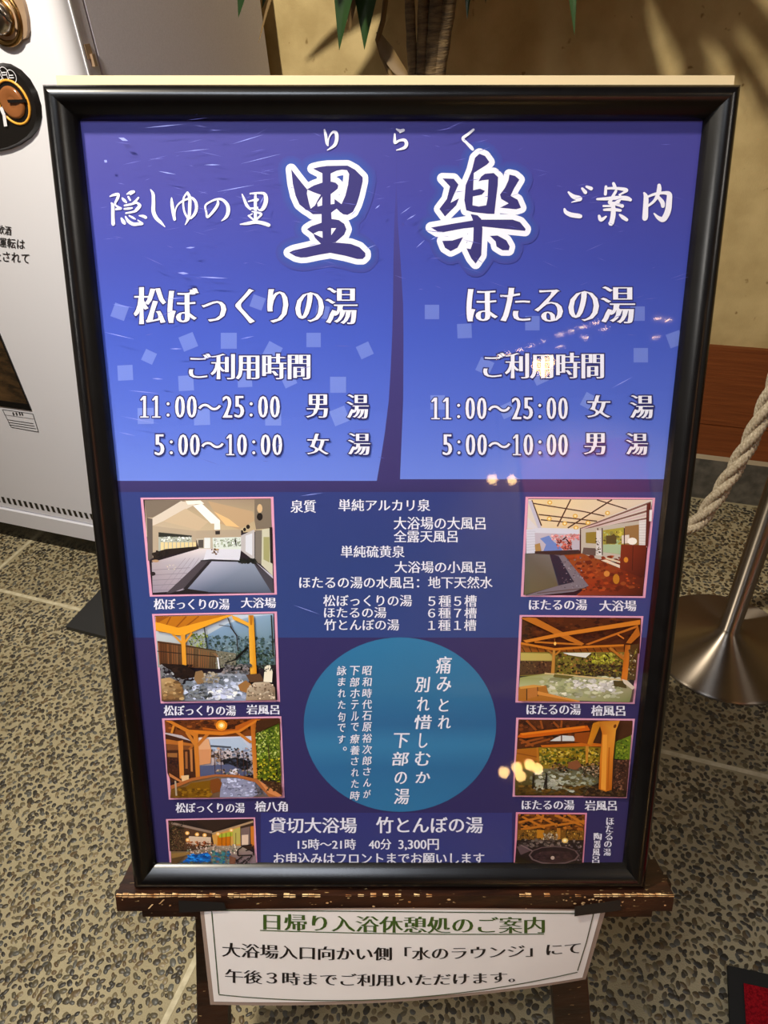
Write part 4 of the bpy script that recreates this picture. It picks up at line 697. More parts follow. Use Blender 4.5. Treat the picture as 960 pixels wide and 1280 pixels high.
# 8 ceramic tub bath
p = photo('photograph of a dark round ceramic tub in a timber hall', 635, 1005, 5.647, [(56, 58), (558, 62), (530, 470), (38, 470)], border=(222, 140, 170), bw=1.5, closed=False)
p.P([(70, 72), (545, 74), (535, 260), (62, 260)], (130, 82, 34)); p.scat(80, 75, 540, 190, 80, 8, 24, [(96, 58, 28), (170, 110, 44), (70, 42, 26), (190, 130, 56)], 2)
for a in ((75, 130, 250, 90), (200, 75, 340, 150), (330, 80, 520, 150), (90, 180, 350, 140), (350, 150, 540, 120), (250, 75, 230, 130), (420, 75, 540, 140), (100, 90, 260, 170)): p.L(*a, 15, (206, 140, 56))
p.P([(70, 180), (540, 190), (535, 260), (62, 262)], (150, 110, 46)); p.scat(75, 190, 535, 250, 90, 7, 15, [(176, 140, 60), (110, 84, 40), (206, 170, 90), (86, 62, 36)], .8); p.P([(345, 170), (370, 170), (370, 250), (348, 250)], (200, 146, 66)); p.P([(205, 180), (255, 185), (250, 240), (205, 240)], (206, 150, 50)); p.scat(250, 210, 350, 260, 20, 8, 16, [(176, 160, 140), (206, 196, 176)])
p.P([(62, 255), (535, 255), (520, 455), (45, 455)], (62, 48, 46)); p.scat(70, 250, 520, 300, 50, 8, 18, [(96, 82, 80), (130, 116, 112), (60, 48, 46), (150, 136, 128)], 1.5); p.D(402, 258, 22, 18, (250, 220, 140)); p.D(402, 258, 11, 9, (255, 248, 220))
p.P([(60, 300), (130, 290), (160, 330), (90, 360)], (120, 100, 104)); p.scat(440, 290, 530, 400, 30, 8, 18, [(130, 116, 120), (96, 80, 84), (66, 54, 54)]); p.P([(60, 360), (150, 400), (180, 455), (48, 455)], (60, 50, 34)); p.scat(300, 400, 520, 452, 30, 10, 20, [(56, 44, 38), (80, 60, 50)], 1.8)
p.D(325, 362, 180, 66, (132, 112, 112)); p.D(325, 360, 168, 58, (62, 46, 50)); p.D(320, 372, 140, 42, (84, 62, 66)); p.scat(210, 345, 430, 395, 30, 8, 24, [(96, 72, 74), (74, 54, 58)], 2.2); p.D(315, 380, 14, 13, (206, 190, 180)); p.L(90, 290, 170, 330, 8, (150, 130, 130))
p.done()

# ------------------------------------------------------------------ easel
LN = .010                                     # front face of the ledge
lx0, ly = SL(144, 1119.5, LN); lx1, _ = SL(843, 1117.5, LN); lb = SL(480, 1139, LN)[1]
gp0 = BL+SN*0
def on_floor(p): return np.array([p[0], p[1], 0])
easel = empty('easel', 'dark stained wooden easel with worn ledge holding the framed poster', 'easel', loc=on_floor(L2W(SW/2, -.5, -.03)))
# the ledge top meets the frame's bottom edge
e = MB(); e.box(L2W(lx0, lb, LN-.062), SX*(lx1-lx0), SY*(ly-lb), SN*.062); # bare wood along the worn front edge of the ledge
nseg = 90; nled = len(e.m)
for i in range(nseg):
    a = lx0+(lx1-lx0)*(i+.1)/nseg; b = lx0+(lx1-lx0)*(i+1.02)/nseg; m_ = (i+.5)/nseg
    if .36 < m_ < .86 and random.random() < .72: continue
    if random.random() < .12: continue
    h1 = random.uniform(.0012, .0034) if m_ < .4 else random.uniform(.0008, .0022); h2 = random.uniform(.0015, .0045)
    e.face([L2W(a, ly-h1, LN+.0003), L2W(b, ly-h1*random.uniform(.6, 1), LN+.0003), L2W(b, ly-.0004, LN+.0002), L2W(a, ly-.0004, LN+.0002)])
    e.face([L2W(a, ly+.0003, LN-h2), L2W(a, ly+.0003, LN-.0006), L2W(b, ly+.0003, LN-.0006), L2W(b, ly+.0003, LN-h2*random.uniform(.5, 1))])
for i in range(46):
    x = random.choice([random.gauss(SL(735, 1128, LN)[0], .02), random.uniform(lx0, lx1)]); y = random.uniform(lb+.004, ly-.002); r = random.uniform(.0006, .0016)
    e.face([L2W(x+r*random.uniform(.8, 1.8)*math.cos(t), y+r*math.sin(t), LN+.0004) for t in np.linspace(0, 6.28, 7)[:-1]])
for x, y in ((204, 1124), (190, 1130)):
    q = SL(x, y, LN); e.face([L2W(q[0], q[1], LN+.0004), L2W(q[0]+.002, q[1], LN+.0004), L2W(q[0]-.004, q[1]-.007, LN+.0004), L2W(q[0]-.006, q[1]-.007, LN+.0004)])
e.m[nled:] = [1]*(len(e.m)-nled); e.build('ledge', [M_easel, M_worn], easel, easel)
# cross rail under the ledge
e = MB(); rx0 = SL(178, 1143, .006)[0]; rx1 = SL(815, 1143, .006)[0]; rb = SL(480, 1146, .006)[1]
e.box(L2W(rx0, rb, -.022), SX*(rx1-rx0), SY*(lb-rb+.001), SN*.028); e.build('cross_rail', M_easel, easel, easel, bevel=.002)
# two front legs that run up behind the poster and down to the floor
def leg(xa, xb, y_ref, tilt, name='front_leg'):
    e = MB(); TN = -.030; TK = .022
    def corner(x, n, top):
        if top: yy = .70; return L2W(x-tilt*(yy-y_ref), yy, n)
        d = SY*1.0-SX*tilt; p = L2W(x, y_ref, n); return p-d*(p[2]/d[2])
    NB = -.049 if True else 0
    b = [corner(xa, NB-TK, 0), corner(xb, NB-TK, 0), corner(xb, NB, 0), corner(xa, NB, 0)]; t = [corner(xa, NB-TK, 1), corner(xb, NB-TK, 1), corner(xb, NB, 1), corner(xa, NB, 1)]
    for q in ((b[3], b[2], t[2], t[3]), (b[2], b[1], t[1], t[2]), (b[1], b[0], t[0], t[1]), (b[0], b[3], t[3], t[0]), (b[0], b[1], b[2], b[3]), (t[3], t[2], t[1], t[0])): e.face(q)
    e.build(name, M_easel, easel, easel, bevel=.0015, weld=True)
    w_ = MB()
    for i in range(70):
        if random.random() < .45: continue
        y = .02+y_ref-.0-i*.0095; x = (xa if xa < .3 else xb)+tilt*(y_ref-y); s_ = -1 if xa < .3 else 1
        d = random.uniform(.0008, .0028); w_.face([L2W(x, y, NB+.0003), L2W(x-s_*d, y+.003, NB+.0003), L2W(x-s_*d*.6, y+.009, NB+.0003), L2W(x, y+.0095, NB+.0003)])
lg = SL(244, 1160, -.049), SL(246, 1278, -.049), SL(290, 1262, -.049); tl = (lg[0][0]-lg[1][0])/(lg[0][1]-lg[1][1])
leg(lg[1][0]-0, lg[1][0]+.046, lg[1][1], -tl)
rg = SL(735, 1225, -.049), SL(739, 1278, -.049), SL(694, 1278, -.049); tr_ = (rg[0][0]-rg[1][0])/(rg[0][1]-rg[1][1])
leg(rg[2][0], rg[1][0], rg[1][1], -tr_)
# upper rail tying the legs, and the rear strut, both behind the poster
e = MB(); e.box(L2W(.10, .60, -.071), SX*.46, SY*.05, SN*.022); e.build('upper_rail', M_easel, easel, easel, bevel=.0015)
e = MB(); tp = L2W(.33, .62, -.075); bt = tp+np.array([.02, .34, 0]); bt[2] = 0
d = bt-tp; a_ = SX*.04; b_ = np.cross(d, SX); b_ = b_/np.linalg.norm(b_)*.022
e.box(tp-a_/2, d, a_, b_); e.build('rear_strut', M_easel, easel, easel)
# stub of the ledge bracket showing past the frame's lower right corner
e = MB(); q0 = SL(812, 1092, -.05); q1 = SL(834, 1112, -.05)
e.box(L2W(q0[0], q1[1]-.01, -.0485), SX*(q1[0]-q0[0]-.004), SY*(q0[1]-q1[1]+.01), SN*.016); e.build('ledge_bracket', M_easel, easel, easel, bevel=.002)

# ------------------------------------------------------------------ paper notice hanging from the ledge
notice = empty('paper_notice', 'white laminated notice with green heading taped under the easel ledge', 'notice', loc=PX(500, 1252, .021))
def bez(a, b, c, t): return tuple((1-t)**2*a[i]+2*t*(1-t)*b[i]+t*t*c[i] for i in (0, 1))
top = lambda s: bez((255, 1139.5), (500, 1135), (751, 1139), s)
bot = lambda s: bez((267.5, 1252), (520, 1258), (728, 1222), s)
def NB_(s, t): return LN+.003-.028*max(0, s-.3)**1.6*t+.010*(1-s)*t*.3
def NQ(s, t, lift=0): a, b = top(s), bot(s); return PX(a[0]+(b[0]-a[0])*t, a[1]+(b[1]-a[1])*t, NB_(s, t)+lift)
def NP(x, y, k=0):                              # notice surface under a pixel
    s, t = (x-260)/490., (y-1140)/112.
    for _ in range(8):
        a, b = top(s), bot(s); t = (y-a[1])/(b[1]-a[1]); s += (x-(a[0]+(b[0]-a[0])*t))/(480.-30*t)
    return PX(x, y, NB_(s, t)+.0004+k)
e = MB(); e.grid([[NQ(s, t) for s in np.linspace(0, 1, 33)] for t in np.linspace(0, 1, 9)]); pap = e.build('sheet', M_paper, notice, notice)
e = MB()
gr = [[NQ(s, t, -.0006) for s in np.linspace(-.010, 1.012, 33)] for t in np.linspace(-.02, 1.035, 9)]; e.grid(gr); o = e.build('laminate_film', M_lam, notice, notice); o['label'] = 'brownish clear plastic margin around the sheet'
nt = Print(0., 1e-5)
GRN = (58, 84, 26); BLK = (26, 22, 22)
def curve(a, b, c): return lambda x: a+(4*b-3*a-c)*((x-270)/460.)+2*(a+c-2*b)*((x-270)/460.)**2     # value at left, middle, right
def line_text(text, x0, x1, base, hgt, col, st):
    vs, fs = glyphs(text, *st); lo, hi = vs.min(0), vs.max(0); t = (vs-lo)/(hi-lo); X = x0+t[:, 0]*(x1-x0)
    nt.up(); P = [NP(x, base(x)-ty*hgt(x), nt.k) for x, ty in zip(X, t[:, 1])]
    for f in fs: nt.face([P[i] for i in f], lin(col))
def stroke(pts, wd, col):
    nt.up()
    for (a, b) in zip(pts, pts[1:]):
        dx, dy = b[0]-a[0], b[1]-a[1]; l = math.hypot(dx, dy); nx, ny = -dy/l*wd/2, dx/l*wd/2
        nt.face([NP(a[0]+nx, a[1]+ny, nt.k), NP(b[0]+nx, b[1]+ny, nt.k), NP(b[0]-nx, b[1]-ny, nt.k), NP(a[0]-nx, a[1]-ny, nt.k)], lin(col))
NMIN = (.030, -.012)
line_text('日帰り入浴休憩処のご案内', 329, 681, curve(1160, 1166, 1166), lambda x: 20.5, GRN, NMIN)
stroke([(x, curve(1160.8, 1167.2, 1167)(x)) for x in np.linspace(325, 680, 14)], 1.1, GRN)
line_text('大浴場入口向かい側「水のラウンジ」にて', 277, 726, curve(1195.5, 1200.5, 1192), lambda x: 18-3.2*(x-277)/450, BLK, NMIN)
line_text('午後３時までご利用いただけます。', 281, 644, curve(1227.5, 1232.5, 1222), lambda x: 17-3.5*(x-281)/363, BLK, NMIN)
bx = [(264, 1138), (273, 1243)]
stroke([(264.5, 1139), (269, 1190), (273.5, 1242.5)], 1.3, (58, 76, 50))
stroke([(x, curve(1243, 1247, 1213.5)(x)+1.2*math.sin((x-270)/460*math.pi)) for x in np.linspace(273.5, 722, 16)], 1.2, (70, 80, 50))
stroke([(742, 1142), (733, 1178), (722, 1213.5)], 1.3, (64, 66, 36))
stroke([(x, curve(1137.8, 1139.6, 1142)(x)) for x in np.linspace(264, 742, 12)], 1.2, (58, 76, 50))
nt.build('lettering', M_ink, pap, notice)
def tape(quad):
    t = MB(); P = [PX(x, y, LN+.0052) for x, y in quad]; Q = [PX(x, y, LN+.0046) for x, y in quad]; t.face(P[::-1]); t.face(Q)
    for i in range(4): t.face([P[i], P[(i+1) % 4], Q[(i+1) % 4], Q[i]])
    t.build('tape', M_tape, notice, notice, weld=True)
tape([(223, 1125.5), (280, 1128), (283, 1137.5), (224, 1141)]); tape([(718.5, 1133), (775, 1124.5), (776.5, 1138), (718, 1145.5)])

# ------------------------------------------------------------------ vending machine
UF, VF = -1.05, 1.235                         # right side plane and door front plane
vm = empty('vending_machine', 'tall white drinks vending machine standing left behind the framed poster', 'vending machine', loc=W(-1.55, 1.62, 0))
def mf(x, y, off=0): return onV(x, y, VF-off)
UL = -2.06; HT = 1.83; z_base = mf(0, 650)[2]; z_lip = mf(0, 632.5)[2]
print('machine', z_base, z_lip)
b = MB(); b.box(W(UL, 1.319, .05), U*(UF-UL), V*(2.01-1.319), Z*(HT-.05)); b.build('cabinet', M_side, vm, vm, bevel=.004)
b = MB(); b.box(W(UL+.01, 1.312, .06), U*(UF-.004-UL-.01), V*.012, Z*(HT-.07)); b.build('door_gap', M_seam, vm, vm)
def door(v0, v1, rad, z0, z1, mb):            # slab with a rounded right front edge
    pts = [(UL, v1), (UL, v0+rad)]+[(UL+rad-rad*math.cos(t), v0+rad-rad*math.sin(t)) for t in np.linspace(0, math.pi/2, 8)]+[(UF-rad+rad*math.sin(t), v0+rad-rad*math.cos(t)) for t in np.linspace(0, math.pi/2, 10)]+[(UF, v1)]
    mb.grid([[W(a, c, z) for a, c in pts] for z in (z0, z1)]); mb.face([W(a, c, z1) for a, c in pts]); mb.face([W(a, c, z0) for a, c in pts][::-1]); mb.face([W(UF, v1, z0), W(UL, v1, z0), W(UL, v1, z1), W(UF, v1, z1)])
b = MB(); door(VF, 1.274, .036, z_lip, HT, b); dr_ = b.build('door', M_white, vm, vm)
b = MB(); b.box(W(UL, 1.2742, .07), U*(UF+.0025-UL), V*.005, Z*(HT-.07)); o = b.build('door_gasket', M_white, vm, vm)
b = MB(); b.box(W(UL, 1.2792, .07), U*(UF-UL), V*.034, Z*(HT-.07)); b.build('door_rim', M_side, vm, vm)
b = MB(); door(VF-.008, 1.30, .03, z_base, z_lip-.004, b); b.build('kick_panel', M_white, vm, vm)
b = MB(); b.box(W(UL+.03, VF+.03, 0), U*(UF-UL-.06), V*.7, Z*(z_base-.004)); b.build('plinth', M_dark, vm, vm)
# vent slots
b = MB()
for i in range(40):
    x = -130+i*6.9; ya = 620.5+.192*(x-0); yb = ya+7.5
    b.face([mf(x, ya, .0006), mf(x+3.6, ya+.7, .0006), mf(x+6.6, yb+.9, .0006), mf(x+3.0, yb, .0006)][::-1])
b.build('vent_slots', M_dark, dr_, vm)
# outlet window
b = MB(); q = [mf(-90, 400, .0), mf(-6, 402, .0), mf(38, 511, .0), mf(-90, 492, .0)]
q = [mf(-120, 395, -.0), mf(-8, 398), mf(38, 511), mf(-80, 494)]
wu1 = q[2].dot(U); wz0 = q[2][2]; wu0 = wu1-.40; wz1 = wz0+.30
b.box(W(wu0, VF-.0012, wz0), U*(wu1-wu0), V*.004, Z*(wz1-wz0)); b.build('outlet_window', M_window, vm, vm)
b = MB()
for a_ in ((wu0-.004, wz0-.004, wu1-wu0+.008, .005), (wu0-.004, wz1, wu1-wu0+.008, .004), (wu1, wz0-.004, .004, wz1-wz0+.008), (wu0-.004, wz0, .004, wz1-wz0), (wu0, wz0+.001, wu1-wu0, .014)): b.box(W(a_[0], VF-.003, a_[1]), U*a_[2], V*.006, Z*a_[3])
b.build('window_frame', M_dark, vm, vm)
# sticker
b = MB(); qs = [(3, 512), (41, 517.5), (48, 540), (14, 534)]; b.face([mf(x, y, .0008) for x, y in qs][::-1]); st_ = b.build('sticker', M_white, vm, vm)
b = MB()
def mstroke(mb, pts, wd, off=.0012):
    for (a, c) in zip(pts, pts[1:]):
        dx, dy = c[0]-a[0], c[1]-a[1]; l = math.hypot(dx, dy); nx, ny = -dy/l*wd/2, dx/l*wd/2
        mb.face([mf(a[0]+nx, a[1]+ny, off), mf(c[0]+nx, c[1]+ny, off), mf(c[0]-nx, c[1]-ny, off), mf(a[0]-nx, a[1]-ny, off)])
mstroke(b, qs+[qs[0]], .7); mstroke(b, [(5.5, 518.5), (42.5, 524)], .5)
for j in range(4): mstroke(b, [(8+j*1.2, 521.5+j*3.2), (40+j*1.6, 526.5+j*3.2)], .9) if j else None
for x in (16, 20, 24, 27): mstroke(b, [(x, 515.5), (x+1.5, 519.5)], 1.8)
b.build('sticker_print', M_text, st_, vm)
# printed warning, black
b = MB(); b.k = 0; b.up = lambda n=1: None
pl = lambda x, y, k: mf(x, y, .0012)
for t in (('飲酒', -3, 280.5, 14, 292, 283, 294.5), ('運転は', -3, 296.5, 31, 308.5, 299, 312), ('止されて', -10, 312.5, 36.5, 325.5, 316.5, 329.5)):
    put(b, t[0], t[1], t[2], t[3], t[4], (30, 28, 30), REG, 0, None, pl, t[5], t[6])
b.build('warning_lettering', M_text, dr_, vm)
# bronze lock plate with brass knob
b = MB(); out = [(-40, -20), (20, -20), (29, -8), (34, 6), (37.5, 22), (38.5, 38), (37, 47), (33, 49.5), (-40, 53)]
def slab(mb, pts, h, inset=0): 
    lo = [mf(x, y, 0) for x, y in pts]; c = sum(lo)/len(lo); hi = [p+(c-p)*inset-V*h for p in lo]
    mb.grid([lo, hi], closed=True); mb.face(hi[::-1])
slab(b, out, .007, .03); lp = b.build('lock_plate', M_lockplate, vm, vm)
def ring_on_door(mb, cx, cy, prof, n=36, m=0, cap=True):  # prof: (radius, height off the door)
    c = mf(cx, cy); rows = [[c+U*r*math.cos(t)+Z*r*math.sin(t)-V*h for t in np.linspace(0, 2*math.pi, n, endpoint=False)] for r, h in prof]
    mb.grid(rows, m, closed=True)
    if cap: mb.face(rows[-1][::-1], m=m)
b = MB(); ring_on_door(b, 5, 21, [(.046, .006), (.045, .011), (.038, .012), (.035, .006), (.030, .005), (.027, .012)]); b.build('lock_ring', M_gold, lp, vm)
b = MB(); ring_on_door(b, 5, 21, [(.027, .010), (.026, .020), (.018, .026), (.004, .028)]); b.build('lock_cylinder', mat('lock_silver', (196, 186, 176), .22, metal=1), lp, vm)
b = MB(); _c = mf(5, 21, .029); b.box(_c-U*.010+Z*.010, U*.020-Z*.020, (U+Z)*.002, V*.004); b.build('key_slot', M_dark, lp, vm)
# black oval coin plate
b = MB(); out = [(-18, 84), (-4, 79.5), (4, 78.5), (14, 80), (27, 87.5), (38, 99), (47, 115), (52, 132), (53, 147), (49, 161), (40, 172), (27, 181), (14, 186.5), (0, 189.5), (-20, 188), (-45, 160), (-50, 120), (-38, 96)]
slab(b, out, .010, .07); cp = b.build('coin_plate', M_dark, vm, vm)
b = MB(); ring_on_door(b, 21.5, 127, [(.039, .0085), (.039, .0125), (.0352, .0125), (.0352, .0085)], cap=False); b.build('coin_ring', M_orange, cp, vm)
b = MB(); ring_on_door(b, 20.5, 127, [(.028, .0105), (.027, .014), (.023, .015), (.010, .012)]); b.build('coin_window', mat('amber_lens', (132, 82, 46), .18), cp, vm)
b = MB(); _c = mf(20.5, 126, .0165); b.box(_c-U*.022-Z*.003, U*.044, Z*.005, V*.004); b.build('coin_slot', M_dark, cp, vm)
b = MB()
for x, y in ((-6, 91), (2.5, 91), (11, 91), (20, 94.5)):
    c = mf(x, y); ro = [[c+U*r*math.cos(t)+Z*r*math.sin(t)-V*.0118 for t in np.linspace(0, 2*math.pi, 20, endpoint=False)] for r in (.0112, .0100)]; b.grid(ro, closed=True, smooth=False)
    for dz in (-.003, .001): b.box(c+U*-.005+Z*dz-V*.0120, U*.010, -V*.0002, Z*.0016)
b.build('coin_marks', M_white, cp, vm)
b = MB()
mstroke(b, [(1, 134), (5, 144), (7, 158)], 4, .014); b.build('return_lever', M_white, cp, vm)
# brass latch on the door rim
b = MB(); lq = hit(111, 66, U, UF); b.box(lq+V*-.010+Z*-.010, U*.003, V*.016, Z*.024); b.box(lq+V*-.002+Z*-.022, U*.008, V*.008, Z*.020); b.build('latch', M_lockplate, vm, vm, bevel=.0015)

# ------------------------------------------------------------------ stanchion, rope and its far stand
SC = np.array([.838, 1.172, 0.])
stn = empty('stanchion', 'steel rope stanchion with flared round base right of the poster', 'stanchion', loc=SC)
b = MB(); prf = [(.150, .0), (.183, .0), (.185, .004), (.184, .007)]+[(.026+.157*((1-t)**1.7), .007+.070*t) for t in np.linspace(.02, 1, 22)]
b.lathe(SC, prf, 72); b.build('base', M_steel, stn, stn)
b = MB(); b.lathe(SC, [(.0265, .075), (.0265, .079), (.0245, .080), (.0245, .92), (.026, .921), (.026, .93)], 40); b.build('pole', M_steel, stn, stn)
b = MB(); b.lathe(SC, [(.030, .90), (.034, .905), (.034, .925), (.03, .935), (.028, .95), (.02, .965), (.006, .972)], 40); b.build('cap', M_steel, stn, stn)
b = MB(); hk = SC+np.array([-.05, .0, .905]); b.tube([SC+np.array([-.028, 0, .915]), SC+np.array([-.045, 0, .92]), SC+np.array([-.058, 0, .912]), SC+np.array([-.060, 0, .895])], .004); b.build('hook', M_steel, stn, stn)
QC = W(-1.381+.18, .963+.13)
far = empty('rope_stand', 'stand on a flat black square floor plate, left behind the poster', 'stand', loc=QC)
b = MB(); b.box(W(-1.381, .963, 0), U*.26, V*.26, Z*.014); b.build('floor_plate', M_blackmetal, far, far, bevel=.002)
b = MB(); b.lathe(QC, [(.03, .013), (.03, .018), (.015, .02), (.015, .33), (.013, .335)], 24); b.build('post', M_blackmetal, far, far)
# twisted three strand rope hanging between the two
A = SC+np.array([-.060, .005, .90]); B = QC+np.array([.028, 0, .30])
pass_px = [(960, 511), (935, 558), (910, 600), (890, 630), (872, 656)]
hv = np.array([(B-A)[0], (B-A)[1], 0]); hl = np.linalg.norm(hv); hv /= hl; pn = np.array([-hv[1], hv[0], 0]); pcst = pn.dot(A)
ctl = [(0., A[2])]
for x, y in pass_px: q = hit(x, y, pn, pcst); ctl.append(((q-A).dot(hv), q[2]))
print('rope', ctl, hl)
ctl += [(.32, .27), (.48, .135), (.66, .075), (.86, .07), (1.08, .11), (1.28, .18), (hl-.06, .27), (hl, B[2])]
ct = np.array(ctl); ss = np.linspace(0, hl, 260); zz = np.interp(ss, ct[:, 0], ct[:, 1])
for _ in range(6): zz[1:-1] = (zz[:-2]+2*zz[1:-1]+zz[2:])/4
axis_pts = [A+hv*s-Z*A[2]+Z*z for s, z in zip(ss, zz)]
rope = empty('barrier_rope', 'thick beige twisted rope hanging from the stanchion behind the poster', 'rope', loc=axis_pts[130])
pts = np.array(axis_pts); sl = np.concatenate([[0], np.cumsum(np.linalg.norm(np.diff(pts, axis=0), axis=1))])
NS = 1000; st2 = np.linspace(0, sl[-1], NS); pp = np.stack([np.interp(st2, sl, pts[:, i]) for i in range(3)], 1)
tg = np.gradient(pp, axis=0); tg /= np.linalg.norm(tg, axis=1)[:, None]
NA = 25; th_ = np.linspace(0, 2*math.pi, NA, endpoint=False)
for k in range(3):
    n1 = np.cross(tg, pn); n1 /= np.linalg.norm(n1, axis=1)[:, None]; n2 = np.cross(tg, n1)
    a = (st2/.19*2*math.pi+k*2*math.pi/3)[:, None]; path = pp+.0085*(n1*np.cos(a)+n2*np.sin(a))
    t2 = np.gradient(path, axis=0); t2 /= np.linalg.norm(t2, axis=1)[:, None]; m1 = np.cross(t2, pn); m1 /= np.linalg.norm(m1, axis=1)[:, None]; m2 = np.cross(t2, m1)
    rows = []
    for i in range(NS):
        r = .0056+.0048*np.sqrt(np.abs(np.cos(2.5*(th_+st2[i]/.048*2*math.pi))))
        rows.append(path[i]+r[:, None]*(m1[i]*np.cos(th_)[:, None]+m2[i]*np.sin(th_)[:, None]))
    b = MB(); b.grid(rows, closed=True); b.face(rows[0][::-1]); b.face(rows[-1]); b.build('strand', M_rope, rope, rope)

# ------------------------------------------------------------------ red mat
mat_o = W(0, 0); c0 = hit(909.5, 1206.5, Z, .008); mt = empty('floor_mat', 'red mat with black border lying on the pebble floor lower right', 'mat', loc=c0*np.array([1, 1, 0]))
mu = np.array([math.cos(math.radians(16)), -math.sin(math.radians(16)), 0]); mv = np.array([.36, .93, 0]); mv /= np.linalg.norm(mv); c0 = c0*np.array([1, 1, 0])
b = MB(); b.box(c0-mv*.6, mu*.9, mv*.6, Z*.008); b.build('border', M_rubber, mt, mt, bevel=.002)
b = MB(); b.box(c0-mv*.576+mu*.024, mu*.852, mv*.552, Z*.0105); b.build('pile', M_red, mt, mt)

# ------------------------------------------------------------------ potted plant in front of the wall
PV = 1.70
pc0 = onV(536, 95, PV); base_p = np.array([pc0[0], pc0[1], 0])
pl_ = empty('potted_plant', 'tall leafy cane plant in a pot against the ochre wall', 'plant', loc=base_p)
b = MB(); b.lathe(base_p, [(.11, 0), (.12, .01), (.165, .30), (.178, .31), (.178, .345), (.165, .345), (.158, .30)], 40, cap=False); b.face([base_p+np.array([.11*math.cos(t), .11*math.sin(t), .002]) for t in np.linspace(0, 6.28, 24)]); b.build('pot', M_pot, pl_, pl_)
b = MB(); b.face([base_p+np.array([.160*math.cos(t), .160*math.sin(t), .31]) for t in np.linspace(0, 2*math.pi, 32, endpoint=False)]); b.build('soil', M_soil, pl_, pl_)
crowns = []
for (xa, xb, r_, top) in ((516, 512, .010, 1.60), (527, 530, .012, 1.78), (540, 548, .017, 1.92), (548, 562, .014, 1.66)):
    a, c = onV(xa, 95, PV), onV(xb, 0, PV); d = (c-a)/(c[2]-a[2]); foot = base_p*np.array([1, 1, 0])+(a-d*(a[2]-.31)-base_p)*np.array([.35, .35, 0])+Z*.30
    pts = [foot]+[foot+(a-foot)*t for t in (.35, .7)]+[a, c, c+d*(top-c[2])]
    sm = [pts[0]]
    for i in range(len(pts)-1):
        for t in np.linspace(.2, 1, 5): sm.append(pts[i]+(pts[i+1]-pts[i])*t)
    rad = [r_*(1+.10*(i % 2)) for i in range(len(sm))]
    b = MB(); b.tube(sm, rad, 10); b.build('cane', M_cane, pl_, pl_); crowns.append(sm[-1])
def leaf(a, tip, arch, width, m=M_leaf, name='leaf', side=None, nseg=12):
    a, tip = np.array(a, float), np.array(tip, float); d = tip-a; h = np.array([d[0], d[1], 0]); hn = np.linalg.norm(h)
    sd = np.cross(h/hn if hn > .03 else U, Z) if side is None else side; sd = sd/np.linalg.norm(sd)
    ctl_ = (a+tip)/2+Z*arch; rows = []
    for t in np.linspace(0, 1, nseg+1):
        p = (1-t)**2*a+2*t*(1-t)*ctl_+t*t*tip; wv = width*(.25+.75*min(1, t*4))*(1-t**9)**.8*.5+.0003; tn = 2*(1-t)*(ctl_-a)+2*t*(tip-ctl_); nn = np.cross(tn, sd); nn /= np.linalg.norm(nn)
        rows.append([p-sd*wv+nn*wv*.22, p, p+sd*wv+nn*wv*.22])
    b = MB(); b.grid(rows); b.build(name, m, pl_, pl_)
def tipat(x, y, v): return onV(x, y, v)
cr = crowns
cen = sum(crowns)/len(crowns)
# the leaves whose ends hang into the picture
leaf(cr[2], tipat(424, 63, 1.60), .34, .078, side=U); leaf(cr[1], tipat(455.5, 62, 1.64), .36, .085, side=U)
leaf(cr[1]-V*.02, tipat(298, 22, 1.60), .30, .075, side=U); leaf(cr[3], tipat(328, 10, 1.66), .34, .080, side=U)
leaf(cr[2], tipat(718, 43, 1.58), .40, .045, side=U); leaf(cr[3], tipat(584, 24, 1.58), .25, .034, side=U); leaf(cr[0], tipat(323, 54, 1.64), .20, .010, M_leaf_dry, side=U)
leaf(cr[1], tipat(437, 40, 1.66), .34, .075, M_leaf_dry, side=U); leaf(cr[3], onV(607, 4, 1.60)+Z*.0, .3, .04, side=U)
# dead stem bent behind the canes
b = MB(); b.tube([onV(483, -10, 1.72), onV(479, 25, 1.72), onV(472, 50, 1.72), onV(478, 70, 1.72), onV(490, 97, 1.72), onV(505, 130, 1.71), base_p+Z*.6, base_p+Z*.31], .006, 8); b.build('dry_stem', M_leaf_dry, pl_, pl_)
leaf(onV(473, 40, 1.72), onV(510, 100, 1.70), -.02, .035, M_leaf_dry, side=U)
# the rest of the crowns above the picture; they throw the leaf shadows on the wall
random.seed(21)
for c_ in crowns:
    for i in range(26):
        az = random.uniform(0, 2*math.pi); ln = random.uniform(.28, .46); dv = np.array([math.cos(az), math.sin(az), 0])
        tip = c_+dv*ln*random.uniform(.75, 1)+Z*random.uniform(-.5, .05)
        over = tip.dot(V)-(VW-.05)
        if over > 0: tip -= V*(over+.03)
        if tip.dot(U) < UF+.06 : tip += U*(UF+.06-tip.dot(U))
        tip[2] = max(tip[2], 1.44+.03*random.random())
        leaf(c_, tip, random.uniform(.10, .24), random.uniform(.055, .085))

